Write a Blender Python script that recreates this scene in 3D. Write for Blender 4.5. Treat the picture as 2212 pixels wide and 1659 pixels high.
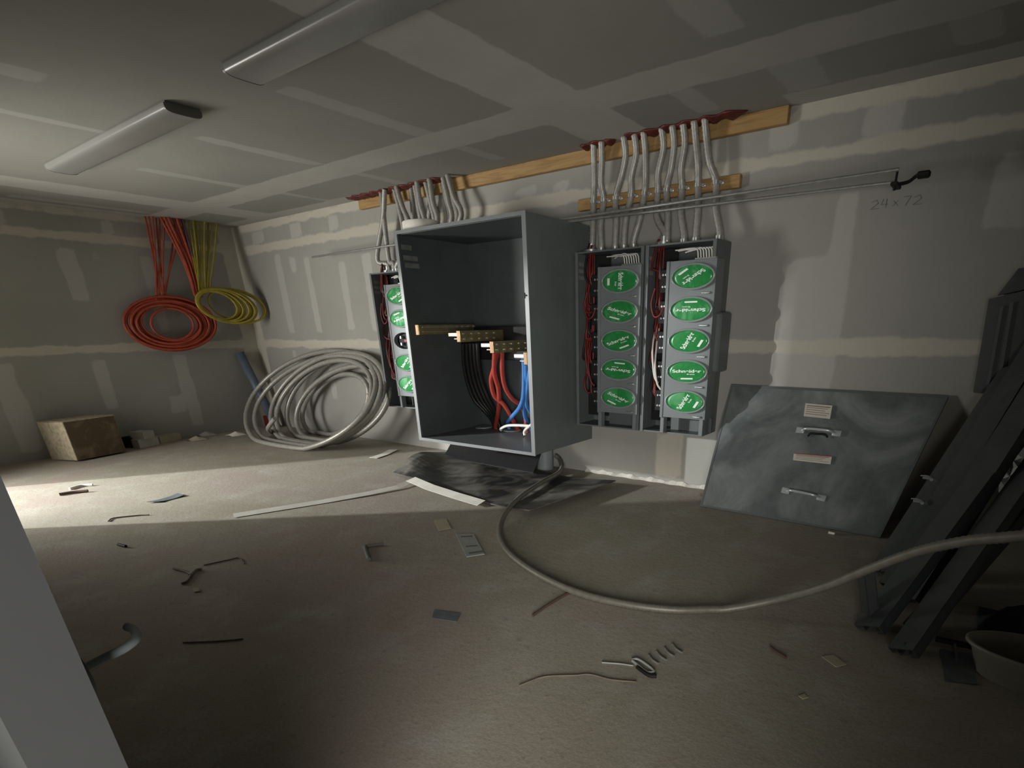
import bpy, math, random
import numpy as np
from mathutils import Vector, Matrix
random.seed(7); np.random.seed(7)
scene = bpy.context.scene
for o in list(bpy.data.objects): bpy.data.objects.remove(o)
PI = math.pi
# ------------------------------------------------------------------ camera
W, Hh = 2212.0, 1659.0
def _ortho(a, b, c):
    M = np.array([b-c, a-c]); r = np.array([a@(b-c), b@(a-c)]); return np.linalg.solve(M, r)
VV = np.array([1280., 3950.]); VA = np.array([-620., 735.]); VB = np.array([2150., 688.])
PP = _ortho(VV, VA, VB); FP = math.sqrt(-(VA-PP)@(VB-PP))
def _d(p):
    v = np.array([p[0]-PP[0], -(p[1]-PP[1]), -FP]); return v/np.linalg.norm(v)
RW = np.array([-_d(VA), _d(VB), -_d(VV)])          # rows: world axes in camera space
EYE = np.array([0, 0, 1.394])
cam = bpy.data.cameras.new('camera'); camo = bpy.data.objects.new('camera', cam)
scene.collection.objects.link(camo); scene.camera = camo
m = Matrix([[*RW[i]] for i in range(3)]).to_4x4(); m.translation = Vector(EYE)
camo.matrix_world = m
cam.sensor_fit = 'HORIZONTAL'; cam.sensor_width = 36; cam.lens = 36*FP/W
cam.shift_x = (W/2-PP[0])/W; cam.shift_y = (PP[1]-Hh/2)/W
cam.clip_start = 0.02
# ------------------------------------------------------------------ world, light, exposure
scene.view_settings.view_transform = 'Standard'; scene.view_settings.look = 'None'
scene.view_settings.gamma = 1; scene.view_settings.exposure = 0.0
wd = bpy.data.worlds.new('world'); scene.world = wd; wd.use_nodes = True
wd.node_tree.nodes['Background'].inputs[0].default_value = (0.9, 0.95, 1, 1)
wd.node_tree.nodes['Background'].inputs[1].default_value = 0.012
def area(name, loc, aim, sx, sy, power, col, spread=180):
    l = bpy.data.lights.new(name, 'AREA'); l.shape = 'RECTANGLE'; l.size = sx; l.size_y = sy
    l.energy = power; l.color = col; l.spread = math.radians(spread)
    o = bpy.data.objects.new(name, l); scene.collection.objects.link(o)
    o.location = loc; o.rotation_euler = (Vector(aim)-Vector(loc)).to_track_quat('-Z', 'Y').to_euler()
    return o
# daylight / corridor light arriving through the far doorway in the wall on the camera side, then an added fill
area('corridor_work_light', (-10.7, -3.15, 2.5), (-5.2, 3.0, 0.0), 0.09, 0.3, 950, (0.98, 1.0, 0.98))
area('far_doorway_glow', (-7.8, -0.35, 1.05), (-4.5, 3.8, 0.75), 1.3, 1.7, 120, (1.0, 0.98, 0.92), 130)
area('near_doorway_fill', (0.28, -1.0, 1.0), (-3.3, 3.6, 1.0), 1.1, 1.1, 29, (1.0, 0.97, 0.90), 72)  # added fill lamp behind the camera, brightens the room from the near doorway

# ------------------------------------------------------------------ unprojection onto the room's own planes
def ray(x, y): return RW@np.array([x-PP[0], -(y-PP[1]), -FP])
def F(x, y, z=0.0):
    r = ray(x, y); return Vector(EYE+r*((z-EYE[2])/r[2]))
def BW(x, y, Y):
    r = ray(x, y); return Vector(EYE+r*(Y/r[1]))
def LW(x, y, X):
    r = ray(x, y); return Vector(EYE+r*(X/r[0]))
def PL(x, y, p0, n):
    r = Vector(ray(x, y)); e = Vector(EYE); return e+r*((p0-e).dot(n)/r.dot(n))
YB, XL, ZC, YF, XR = 4.763, -9.207, 2.743, 0.12, 1.5

# ------------------------------------------------------------------ materials
class NT:
    def __init__(s, name):
        s.m = bpy.data.materials.new(name); s.m.use_nodes = True
        s.t = s.m.node_tree; s.b = s.t.nodes['Principled BSDF']
    def n(s, typ, **k):
        nd = s.t.nodes.new(typ)
        for a, v in k.items(): setattr(nd, a, v)
        return nd
    def l(s, a, b): s.t.links.new(a, b)
    def noise(s, scale, detail=3, rough=.55, vec=None, dist=0):
        nd = s.n('ShaderNodeTexNoise'); nd.inputs['Scale'].default_value = scale
        nd.inputs['Detail'].default_value = detail; nd.inputs['Roughness'].default_value = rough
        nd.inputs['Distortion'].default_value = dist
        if vec is not None: s.l(vec, nd.inputs['Vector'])
        return nd.outputs['Fac']
    def ramp(s, fac, stops):
        r = s.n('ShaderNodeValToRGB'); e = r.color_ramp.elements
        while len(e) < len(stops): e.new(0.5)
        for el, (p, c) in zip(e, stops): el.position = p; el.color = (*c, 1) if len(c) == 3 else c
        s.l(fac, r.inputs[0]); return r.outputs[0]
    def mix(s, fac, a, b, mode='MIX'):
        x = s.n('ShaderNodeMix', data_type='RGBA', blend_type=mode)
        for i, v in ((0, fac), (6, a), (7, b)):
            if hasattr(v, 'is_linked'): s.l(v, x.inputs[i])
            elif i == 0: x.inputs[0].default_value = v
            else: x.inputs[i].default_value = (*v, 1)
        return x.outputs[2]
    def math(s, op, a, b=0, clamp=False):
        x = s.n('ShaderNodeMath', operation=op, use_clamp=clamp)
        for i, v in ((0, a), (1, b)):
            if hasattr(v, 'is_linked'): s.l(v, x.inputs[i])
            else: x.inputs[i].default_value = v
        return x.outputs[0]
    def coord(s, k='Object'): return s.n('ShaderNodeTexCoord').outputs[k]
    def bump(s, h, st=.3, d=.01):
        b = s.n('ShaderNodeBump'); b.inputs['Strength'].default_value = st; b.inputs['Distance'].default_value = d
        s.l(h, b.inputs['Height']); s.l(b.outputs[0], s.b.inputs['Normal'])
def simple(name, col, rough=.5, metal=0, var=.12, scale=12, bump=0, spec=.5):
    k = NT(name); v = k.coord()
    f = k.noise(scale, 4, .6, v)
    c = k.ramp(f, [(.3, tuple(x*(1-var) for x in col)), (.7, tuple(min(1, x*(1+var)) for x in col))])
    k.l(c, k.b.inputs['Base Color']); k.b.inputs['Roughness'].default_value = rough
    k.b.inputs['Metallic'].default_value = metal; k.b.inputs['Specular IOR Level'].default_value = spec
    if bump: k.bump(k.noise(scale*4, 3, .6, v), bump)
    return k.m
def dusty(name, col, dust, lo=.52, hi=.72, scale=2.2, rough=.45, amt=.6, metal=0, dist=.8):
    k = NT(name); v = k.coord()
    f = k.noise(scale, 6, .62, v, dist)
    g = k.ramp(f, [(lo, (0, 0, 0)), (hi, (amt, amt, amt))])
    f2 = k.noise(scale*9, 4, .6, v)
    base = k.ramp(f2, [(.3, tuple(x*.85 for x in col)), (.75, tuple(x*1.15 for x in col))])
    k.l(k.mix(g, base, dust), k.b.inputs['Base Color'])
    r = k.n('ShaderNodeMapRange'); k.l(g, r.inputs[0]); r.inputs[3].default_value = rough; r.inputs[4].default_value = min(1, rough+.35)
    k.l(r.outputs[0], k.b.inputs['Roughness']); k.b.inputs['Metallic'].default_value = metal
    return k.m
def drywall(name, board, tape, skim):
    k = NT(name); v = k.coord()
    n1 = k.noise(2.6, 5, .6, v); n2 = k.noise(14, 4, .6, v); n3 = k.noise(.8, 3, .5, v)
    wob = k.math('ADD', k.math('MULTIPLY', k.math('SUBTRACT', n1, .5), .11), k.math('MULTIPLY', k.math('SUBTRACT', n2, .5), .03))
    def mask(attr, soft, mx):
        a = k.n('ShaderNodeAttribute', attribute_name=attr).outputs['Fac']
        d = k.math('ADD', a, wob)
        r = k.n('ShaderNodeMapRange'); k.l(d, r.inputs[0]); r.inputs[1].default_value = soft; r.inputs[2].default_value = -soft
        r.inputs[3].default_value = 0; r.inputs[4].default_value = mx
        return r.outputs[0]
    bd = k.ramp(n3, [(.35, tuple(x*.94 for x in board)), (.65, tuple(x*1.06 for x in board))])
    tp = k.ramp(n1, [(.3, tuple(x*.92 for x in tape)), (.65, tape)])
    c = k.mix(mask('skim', .012, .78), bd, skim)
    c = k.mix(mask('tape', .010, 1.0), c, tp)
    c = k.mix(1.0, c, k.ramp(n2, [(.2, (.95, .95, .95)), (.8, (1, 1, 1))]), 'MULTIPLY')
    k.l(c, k.b.inputs['Base Color']); k.b.inputs['Roughness'].default_value = .85
    k.b.inputs['Specular IOR Level'].default_value = .2
    k.bump(n2, .12, .01)
    return k.m
M = {}
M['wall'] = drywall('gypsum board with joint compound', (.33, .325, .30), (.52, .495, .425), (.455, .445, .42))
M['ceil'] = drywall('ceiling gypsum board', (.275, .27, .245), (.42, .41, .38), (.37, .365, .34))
def concrete():
    k = NT('dusty concrete'); v = k.coord()
    a = k.noise(.55, 4, .6, v, .6); b = k.noise(3.2, 6, .65, v); c = k.noise(26, 5, .7, v); d = k.noise(1.1, 3, .5, v, 1.2)
    col = k.ramp(a, [(.30, (.31, .285, .22)), (.48, (.36, .335, .275)), (.62, (.36, .308, .268)), (.78, (.34, .325, .26))])
    col = k.mix(k.math('MULTIPLY', k.math('SUBTRACT', b, .50, True), 2.6), col, (.47, .46, .42))
    col = k.mix(k.math('MULTIPLY', k.math('SUBTRACT', c, .58, True), 4.0), col, (.17, .155, .13))
    col = k.mix(k.math('MULTIPLY', k.math('SUBTRACT', d, .60, True), 2.0), col, (.26, .22, .18))
    g = k.noise(90, 3, .7, v)
    col = k.mix(1.0, col, k.ramp(g, [(.3, (.84, .84, .84)), (.7, (1.1, 1.1, 1.1))]), 'MULTIPLY')
    k.l(col, k.b.inputs['Base Color']); k.b.inputs['Roughness'].default_value = .8
    k.b.inputs['Specular IOR Level'].default_value = .25
    k.bump(c, .25, .012); return k.m
M['floor'] = concrete()
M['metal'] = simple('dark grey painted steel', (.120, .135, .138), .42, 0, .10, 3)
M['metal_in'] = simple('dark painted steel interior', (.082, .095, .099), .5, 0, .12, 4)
M['plate'] = simple('grey meter cover plate', (.160, .178, .187), .4, 0, .08, 5)
M['lid'] = dusty('grey steel lid with chalky scuffs', (.125, .142, .146), (.31, .33, .335), .42, .72, 1.5, .34, .72, 0, 1.6)
M['chan'] = dusty('dark steel channel with dust', (.05, .058, .060), (.11, .11, .105), .5, .75, 3, .45, .6)
M['galv'] = simple('galvanised steel', (.55, .56, .55), .35, .85, .15, 30)
M['flex'] = simple('flexible steel conduit', (.34, .335, .31), .45, .3, .18, 40)
M['mccoil'] = simple('aluminium armoured cable', (.35, .34, .31), .4, .3, .15, 30)
M['floorcable'] = simple('grey corrugated flexible conduit', (.20, .19, .16), .5, .3, .15, 30)
M['chrome'] = simple('polished zinc handle', (.70, .74, .78), .32, .55, .05, 20)
M['brass'] = dusty('tin plated brass busbar', (.36, .30, .15), (.55, .48, .28), .5, .7, 9, .3, .6, .75)
M['copper'] = simple('cut copper edge', (.40, .22, .11), .6, .2, .15, 30)
M['black'] = simple('black plastic', (.012, .012, .013), .7, 0, .2, 20, spec=.3)
M['blackcable'] = simple('black cable jacket', (.012, .012, .013), .42, 0, .2, 20)
M['red'] = simple('red cable jacket', (.36, .05, .035), .42, 0, .12, 20)
M['redwire'] = simple('thin red wire jacket', (.13, .011, .009), .5, 0, .2, 20)
M['blue'] = simple('blue cable jacket', (.06, .20, .52), .4, 0, .1, 20)
M['white'] = simple('white cable jacket', (.68, .67, .62), .5, 0, .08, 20)
M['green'] = dusty('glossy green sticker under clear film', (.022, .215, .055), (.07, .34, .13), .5, .62, 5, .22, .55)
M['clear'] = simple('clear plastic ring', (.22, .25, .24), .15, 0, .1, 20)
M['wood'] = None
def wood():
    k = NT('yellow pine lumber'); v = k.coord()
    mp = k.n('ShaderNodeMapping'); k.l(v, mp.inputs[0]); mp.inputs['Scale'].default_value = (.9, 9, 9)
    f = k.noise(2.5, 6, .6, mp.outputs[0], 2.0)
    k.l(k.ramp(f, [(.3, (.25, .14, .045)), (.5, (.38, .23, .085)), (.72, (.43, .28, .12))]), k.b.inputs['Base Color'])
    k.b.inputs['Roughness'].default_value = .6; return k.m
M['wood'] = wood()
M['caulk'] = simple('dark red firestop sealant', (.095, .014, .010), .5, 0, .35, 14, .5)
M['orange'] = simple('orange corrugated tubing', (.38, .062, .03), .5, 0, .22, 14)
M['yellow'] = simple('yellow corrugated tubing', (.34, .27, .03), .5, 0, .2, 14)
M['violet'] = simple('dull violet cord', (.10, .06, .12), .6, 0, .2, 14)
M['pvc'] = simple('blue grey PVC pipe', (.12, .15, .21), .45, 0, .1, 8)
M['stub'] = simple('grey PVC conduit', (.24, .27, .28), .45, 0, .08, 8)
M['card'] = dusty('worn brown cardboard', (.12, .082, .048), (.27, .21, .14), .5, .68, 5, .85, .7)
M['cardtop'] = simple('pale cardboard edge', (.40, .34, .24), .85, 0, .3, 22)
M['whitebox'] = simple('off white carton', (.45, .44, .39), .8, 0, .12, 12)
M['paper'] = simple('off white paper strip', (.78, .76, .69), .75, 0, .08, 8)
M['greypaper'] = simple('grey paper card', (.34, .35, .34), .7, 0, .1, 14)
M['darkslot'] = simple('dark printed slot', (.14, .14, .14), .7, 0, .1, 14)
M['tan'] = simple('tan card', (.42, .385, .28), .8, 0, .08, 12)
M['bluegrey'] = simple('blue grey scrap', (.13, .155, .165), .6, 0, .25, 14)
M['brown'] = simple('brown stick', (.10, .062, .045), .7, 0, .2, 14)
M['scrapgrey'] = simple('dusty grey shaving', (.18, .18, .165), .7, 0, .2, 14)
M['dirt'] = simple('dusty brown sliver', (.17, .145, .11), .8, 0, .2, 14)
M['rubber'] = dusty('black rubber mat with chalk dust', (.020, .020, .022), (.25, .235, .20), .42, .70, 2.6, .6, .8, 0, .9)
M['bucket'] = simple('cream plastic tub', (.21, .195, .16), .45, 0, .1, 6)
M['cloth'] = simple('dark blue cloth', (.028, .034, .05), .9, 0, .4, 9, .5)
M['fixture'] = simple('white acrylic light lens', (.25, .25, .235), .3, 0, .04, 6)
M['fixend'] = simple('fixture end cap', (.22, .22, .20), .5, 0, .05, 6)
M['door'] = simple('dark grey door leaf', (.02, .0205, .021), .9, 0, .05, 2, spec=.15)
M['trim'] = simple('white splashed compound along floor', (.62, .60, .54), .8, 0, .12, 12)
M['label'] = simple('cream printed label', (.62, .58, .50), .6, 0, .05, 12)
M['labelgrey'] = simple('grey worn label', (.20, .205, .20), .6, 0, .2, 20)
M['ink'] = simple('label print', (.26, .24, .21), .7, 0, .1, 12)
M['redink'] = simple('red label line', (.55, .07, .06), .6, 0, .1, 12)
M['lettering'] = simple('white sticker print', (.72, .78, .72), .5, 0, .03, 12)
M['yellowtag'] = simple('orange tab', (.6, .32, .05), .6, 0, .1, 12)

# ------------------------------------------------------------------ mesh helpers
def org(p):
    while p is not None:
        if p.parent is None: return Vector(p.location)
        p = p.parent
    return Vector((0, 0, 0))
class MB:
    def __init__(s): s.v = []; s.f = []; s.sm = []
    def add(s, vs, fs, smooth=False):
        n = len(s.v); s.v += [Vector(q) for q in vs]
        for q in fs: s.f.append([i+n for i in q]); s.sm.append(smooth)
        return s
    def quadbox(s, b, t):            # 4 bottom + 4 top corners
        return s.add(list(b)+list(t), [(3, 2, 1, 0), (4, 5, 6, 7), (0, 1, 5, 4), (1, 2, 6, 5), (2, 3, 7, 6), (3, 0, 4, 7)])
    def box(s, x0, x1, y0, y1, z0, z1):
        return s.quadbox([(x0, y0, z0), (x1, y0, z0), (x1, y1, z0), (x0, y1, z0)], [(x0, y0, z1), (x1, y0, z1), (x1, y1, z1), (x0, y1, z1)])
    def rbox(s, x0, x1, y0, y1, z0, z1, r=.008):
        # box with bevelled edges
        def ring(ix, z): return [(x0+ix, y0+r, z), (x0+r, y0+ix, z), (x1-r, y0+ix, z), (x1-ix, y0+r, z), (x1-ix, y1-r, z), (x1-r, y1-ix, z), (x0+r, y1-ix, z), (x0+ix, y1-r, z)]
        rs = [ring(r, z0), ring(0, z0+r), ring(0, z1-r), ring(r, z1)]
        vs = [p for q in rs for p in q]; fs = [list(range(7, -1, -1)), list(range(24, 32))]
        for i in range(3):
            for j in range(8): fs.append((i*8+j, i*8+(j+1) % 8, (i+1)*8+(j+1) % 8, (i+1)*8+j))
        return s.add(vs, fs)
    def obox(s, c, ax, ay, az, hx, hy, hz):
        c = Vector(c); X = ax*hx; Y = ay*hy; Z = az*hz
        return s.quadbox([c-X-Y-Z, c+X-Y-Z, c+X+Y-Z, c-X+Y-Z], [c-X-Y+Z, c+X-Y+Z, c+X+Y+Z, c-X+Y+Z])
    def tube(s, pts, r, n=10, pitch=0, amp=0, cap=True, rx=None):
        pts = [Vector(p) for p in pts]
        if pitch:
            L = [0]
            for a, b in zip(pts, pts[1:]): L.append(L[-1]+(b-a).length)
            N = max(2, int(L[-1]/pitch*2)); out = []; k = 0
            for i in range(N+1):
                d = L[-1]*i/N
                while k < len(L)-2 and L[k+1] < d: k += 1
                t = (d-L[k])/max(1e-9, L[k+1]-L[k]); out.append(pts[k].lerp(pts[k+1], t))
            pts = out
        T = []
        for i in range(len(pts)):
            a = pts[max(0, i-1)]; b = pts[min(len(pts)-1, i+1)]; T.append((b-a).normalized())
        u = T[0].orthogonal().normalized(); vs = []; fs = []
        for i, (p, t) in enumerate(zip(pts, T)):
            u = (u-t*u.dot(t)).normalized(); w = t.cross(u)
            rr = r+(amp if (pitch and i % 2) else 0)
            for j in range(n):
                a = 2*PI*j/n; vs.append(p+u*(rr*math.cos(a))+w*(rr*math.sin(a)))
        for i in range(len(pts)-1):
            for j in range(n): fs.append((i*n+j, i*n+(j+1) % n, (i+1)*n+(j+1) % n, (i+1)*n+j))
        s.add(vs, fs, True)
        if cap: s.add(vs[:n], [list(range(n-1, -1, -1))]); s.add(vs[-n:], [list(range(n))])
        return s
    def cyl(s, a, b, r, n=20, r2=None, ex=None):
        a = Vector(a); b = Vector(b); t = (b-a).normalized(); u = t.orthogonal().normalized(); w = t.cross(u)
        r2 = r if r2 is None else r2; vs = []
        for p, q in ((a, r), (b, r2)):
            for j in range(n):
                g = 2*PI*j/n; vs.append(p+u*(q*math.cos(g))+w*(q*math.sin(g)))
        s.add(vs, [(j, (j+1) % n, n+(j+1) % n, n+j) for j in range(n)], True)
        s.add(vs, [list(range(n-1, -1, -1)), list(range(n, 2*n))]); return s
    def sheet(s, rows, th=.002, nrm=Vector((0, 0, 1))):   # grid of points with thickness
        nr = len(rows); nc = len(rows[0]); top = [Vector(p)+nrm*th for q in rows for p in q]; bot = [Vector(p) for q in rows for p in q]
        n = nr*nc; fs = []
        for i in range(nr-1):
            for j in range(nc-1):
                a, b, c, d = i*nc+j, i*nc+j+1, (i+1)*nc+j+1, (i+1)*nc+j
                fs.append((a, b, c, d)); fs.append((n+d, n+c, n+b, n+a))
        edge = [(0*nc+j, 0*nc+j+1) for j in range(nc-1)]+[(i*nc+nc-1, (i+1)*nc+nc-1) for i in range(nr-1)]+[((nr-1)*nc+j+1, (nr-1)*nc+j) for j in range(nc-1)]+[((i+1)*nc, i*nc) for i in range(nr-1)]
        for a, b in edge: fs.append((b, a, n+a, n+b))
        s.add(top+bot, fs, False); return s
    def disc(s, c, rx, rz, y0, y1, n=40, dome=0):      # elliptic plug facing -Y, from y1 (back) to y0 (front)
        vs = []
        for y, k in ((y1, 1), (y0, 1), (y0-dome*.6, .8), (y0-dome, .45)):
            for j in range(n):
                a = 2*PI*j/n; vs.append((c[0]+rx*k*math.cos(a), y, c[1]+rz*k*math.sin(a)))
        fs = []
        for i in range(3):
            for j in range(n): fs.append((i*n+j, i*n+(j+1) % n, (i+1)*n+(j+1) % n, (i+1)*n+j))
        s.add(vs, fs, True); s.add([(c[0], y0-dome, c[1])]+vs[-n:], [(0, j+1, (j+1) % n+1) for j in range(n)], True); return s
    def ring(s, c, rx, rz, kx, y0, y1, n=40):           # elliptic ring, width kx
        P = []
        for y, k in ((y1, 0), (y0, 0), (y0, kx), (y1, kx)):
            P.append([(c[0]+(rx-k)*math.cos(2*PI*j/n), y, c[1]+(rz-k)*math.sin(2*PI*j/n)) for j in range(n)])
        vs = [p for q in P for p in q]; fs = []
        for i in range(4):
            for j in range(n):
                i2 = (i+1) % 4; fs.append((i*n+j, i*n+(j+1) % n, i2*n+(j+1) % n, i2*n+j))
        s.add(vs, fs, True); return s
    def build(s, name, mat, parent=None, origin=None, **tags):
        me = bpy.data.meshes.new(name)
        if parent is not None: o0 = org(parent)
        elif origin is not None: o0 = Vector(origin)
        else:
            xs = [v.x for v in s.v]; ys = [v.y for v in s.v]; zs = [v.z for v in s.v]
            o0 = Vector(((min(xs)+max(xs))/2, (min(ys)+max(ys))/2, min(zs)))
        me.from_pydata([v-o0 for v in s.v], [], s.f)
        me.polygons.foreach_set('use_smooth', s.sm); me.update()
        import bmesh as _b
        bm = _b.new(); bm.from_mesh(me); _b.ops.recalc_face_normals(bm, faces=bm.faces); bm.to_mesh(me); bm.free()
        me.materials.append(mat if not isinstance(mat, str) else M[mat])
        ob = bpy.data.objects.new(name, me); scene.collection.objects.link(ob)
        if parent is not None: ob.parent = parent
        else: ob.location = o0
        for k, v in tags.items(): ob[k] = v
        return ob
def thing(name, loc, label, category, group=None):
    o = bpy.data.objects.new(name, None); scene.collection.objects.link(o); o.location = loc
    o.empty_display_size = .1; o['label'] = label; o['category'] = category
    if group: o['group'] = group
    return o
def tg(label, category, group=None):
    d = dict(label=label, category=category)
    if group: d['group'] = group
    return d
def smooth(pts, k=8):                                     # Catmull-Rom
    P = [Vector(p) for p in pts]; P = [P[0]*2-P[1]]+P+[P[-1]*2-P[-2]]; out = []
    for i in range(1, len(P)-2):
        for j in range(k):
            t = j/k; a, b, c, d = P[i-1:i+3]
            out.append(.5*((2*b)+(c-a)*t+(2*a-5*b+4*c-d)*t*t+(3*b-a-3*c+d)*t**3))
    out.append(P[-2]); return out
V = Vector
# ------------------------------------------------------------------ room shell
def sdf(U, Vv, rects):
    D = np.full(U.shape, 9.0)
    for (u0, u1, v0, v1) in rects:
        du = np.maximum(u0-U, U-u1); dv = np.maximum(v0-Vv, Vv-v1)
        d = np.where((du > 0) & (dv > 0), np.hypot(np.maximum(du, 0), np.maximum(dv, 0)), np.maximum(du, dv))
        D = np.minimum(D, d)
    return D
def board(name, p0, au, av, lu, lv, uv0, tape, skim, mat, nrm, step=.05):
    nu = int(lu/step)+1; nv = int(lv/step)+1
    us = np.linspace(0, lu, nu); vs = np.linspace(0, lv, nv); U, Q = np.meshgrid(us, vs)
    P = np.array(p0)+U[..., None]*np.array(au)+Q[..., None]*np.array(av); P = P.reshape(-1, 3)
    me = bpy.data.meshes.new(name)
    idx = np.arange(nu*nv).reshape(nv, nu)
    f = np.stack([idx[:-1, :-1], idx[:-1, 1:], idx[1:, 1:], idx[1:, :-1]], -1).reshape(-1, 4)
    me.from_pydata(P.tolist(), [], f.tolist())
    n = me.polygons[0].normal
    if n.dot(Vector(nrm)) < 0: me.flip_normals()
    for an, rc in (('tape', tape), ('skim', skim)):
        a = me.attributes.new(an, 'FLOAT', 'POINT'); a.data.foreach_set('value', sdf(U+uv0[0], Q+uv0[1], rc).reshape(-1).astype(np.float32))
    me.materials.append(M[mat]); o = bpy.data.objects.new(name, me); scene.collection.objects.link(o)
    so = o.modifiers.new('thick', 'SOLIDIFY'); so.thickness = .1; so.offset = -1
    o['kind'] = 'structure'; return o
back_tape = [(-9.3, 1.6, 2.395, 2.485), (-9.3, 1.6, 1.165, 1.27), (-9.3, -6.15, 2.66, 2.75), (-1.45, 1.6, 2.655, 2.75), (-9.3, -8.98, 0, 2.75),
             (-2.36, -2.10, .06, .47)]
back_skim = [(-8.25, -8.11, 1.36, 2.34), (-7.57, -7.44, 1.36, 2.28), (-6.84, -6.71, 1.40, 2.16), (-8.27, -8.18, .95, 1.14),
             (-7.45, -7.36, .5, 1.14), (-1.36, -.92, .3, 1.82), (-1.07, -.93, 1.4, 2.19), (-8.7, -8.4, 2.5, 2.63), (-7.75, -7.5, 2.49, 2.66),
             (-6.9, -6.7, 2.49, 2.66), (-3.95, -3.70, 2.5, 2.56), (-3.5, -3.32, 2.49, 2.56), (-.98, -.76, 2.49, 2.65), (-1.6, -1.4, 2.5, 2.7),
             (-7.9, -7.75, 2.1, 2.28), (-6.35, -6.2, 1.36, 2.2), (-5.1, -4.7, 2.5, 2.6), (-.2, .1, 1.9, 2.3), (-6.6, -6.5, .3, 1.1)]
left_tape = [(-.2, 4.8, 2.415, 2.505), (-.2, 4.8, 1.17, 1.265), (-.2, 4.8, 2.68, 2.75), (4.56, 4.8, 0, 2.75)]
left_skim = [(1.66, 1.88, .1, 1.09), (2.62, 2.77, .48, 1.08), (3.56, 3.72, .14, 1.10), (3.36, 3.56, .35, .57), (2.66, 2.83, 1.78, 2.33),
             (3.0, 3.06, 2.2, 2.31), (3.5, 3.62, 1.4, 2.3), (1.3, 1.5, 1.4, 2.2), (2.2, 2.3, 2.52, 2.66), (3.2, 3.3, 2.52, 2.66), (4.1, 4.25, 1.4, 2.2)]
ceil_tape = [(-9.3, 1.6, 3.64, 4.02), (-2.98, -2.46, -.2, 4.8), (-8.3, -7.78, -.2, 4.8), (-1.45, 1.6, 4.52, 4.8), (-9.3, -6.1, 4.55, 4.8), (-9.3, -9.0, -.2, 4.8)]
ceil_skim = [(-3.95, -3.78, 2.5, 3.64), (-5.32, -5.17, 2.6, 3.64), (-6.66, -6.52, 2.7, 3.64), (-3.95, -3.82, 4.02, 4.5), (-5.3, -5.18, 4.02, 4.55),
             (-2.02, -1.86, 4.0, 4.5), (-1.40, -1.14, 4.0, 4.5), (-1.55, -1.33, 2.7, 3.47), (-.5, -.28, 4.02, 4.4), (-6.6, -6.5, 4.0, 4.55),
             (-4.9, -4.7, .5, 1.6), (-.9, -.6, 2.2, 3.0), (-8.9, -8.75, 2.3, 3.6), (-7.3, -7.2, 1.2, 1.9), (-5.7, -5.6, 1.3, 2.2)]
wb = board('wall_back', (XL, YB, 0), (1, 0, 0), (0, 0, 1), XR-XL, ZC, (XL, 0), back_tape, back_skim, 'wall', (0, -1, 0))
board('wall_left', (XL, YF-.12, 0), (0, 1, 0), (0, 0, 1), YB-YF+.12, ZC, (YF-.12, 0), left_tape, left_skim, 'wall', (1, 0, 0))
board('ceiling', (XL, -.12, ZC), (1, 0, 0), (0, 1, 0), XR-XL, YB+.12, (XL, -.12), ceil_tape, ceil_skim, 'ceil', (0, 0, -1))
board('wall_right', (XR, YF-.12, 0), (0, 1, 0), (0, 0, 1), YB-YF+.12, ZC, (YF-.12, 0), left_tape, left_skim, 'wall', (-1, 0, 0))
MB().box(-12.5, 3, -5, YB, -.1, 0).build('floor', 'floor', origin=(0, 0, 0), kind='structure')
# wall on the camera side: two doorways
fw = MB()
for a, b in ((XL, -8.56), (-6.83, -2.25), (.75, XR)): fw.box(a, b, 0, YF, 0, ZC)
fw.box(-8.56, -6.83, 0, YF, 2.15, ZC); fw.box(-2.25, .75, 0, YF, 2.15, ZC)
fw.build('wall_front', 'wall', origin=(0, 0, 0), kind='structure')
MB().box(-.60-1.6, -.79, .04, .12, .01, 2.13).build('door_1', 'door', origin=(-2.2, .08, 0), kind='structure')
d1 = bpy.data.objects['door_1']
hb = MB(); hp = F(255, 1400, 1.0)
lev = smooth([(-.855, .122, 1.0), (-.868, .148, 1.0), (-.878, .180, 1.0), (-.897, .200, 1.0), (-.925, .208, 1.0), (-.945, .206, 1.0)], 6)
hb.tube(lev, .0065, 10); hb.cyl((-.845, .119, 1.0), (-.845, .128, 1.0), .026, 24)
hb.build('door_handle', 'stub', d1, label='curved lever handle')
fr = MB()
for x0 in (-2.33, .75): fr.rbox(x0, x0+.08, YF-.001, YF+.02, 0, 2.2)
fr.rbox(-2.33, .83, YF-.001, YF+.02, 2.15, 2.23); fr.build('trim_1', 'door', origin=(0, YF, 0), kind='structure')
# rough white compound line where the back wall meets the floor
tb = MB(); rows = []
xs = np.linspace(-3.15, -1.75, 50)
rows = [[(x, YB-.004, .0) for x in xs], [(x, YB-.012, .03+.008*math.sin(x*23)+.006*math.sin(x*57)) for x in xs]]
tb.sheet([[(x, YB-.035-.008*math.sin(x*31), .001) for x in xs], [(x, YB-.003, .026+.008*math.sin(x*23)+.006*math.sin(x*57)) for x in xs]], .004, V((0, -.7, .7)))
tb.build('baseboard_back', 'trim', origin=(-2.4, YB, 0), kind='structure')
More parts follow.
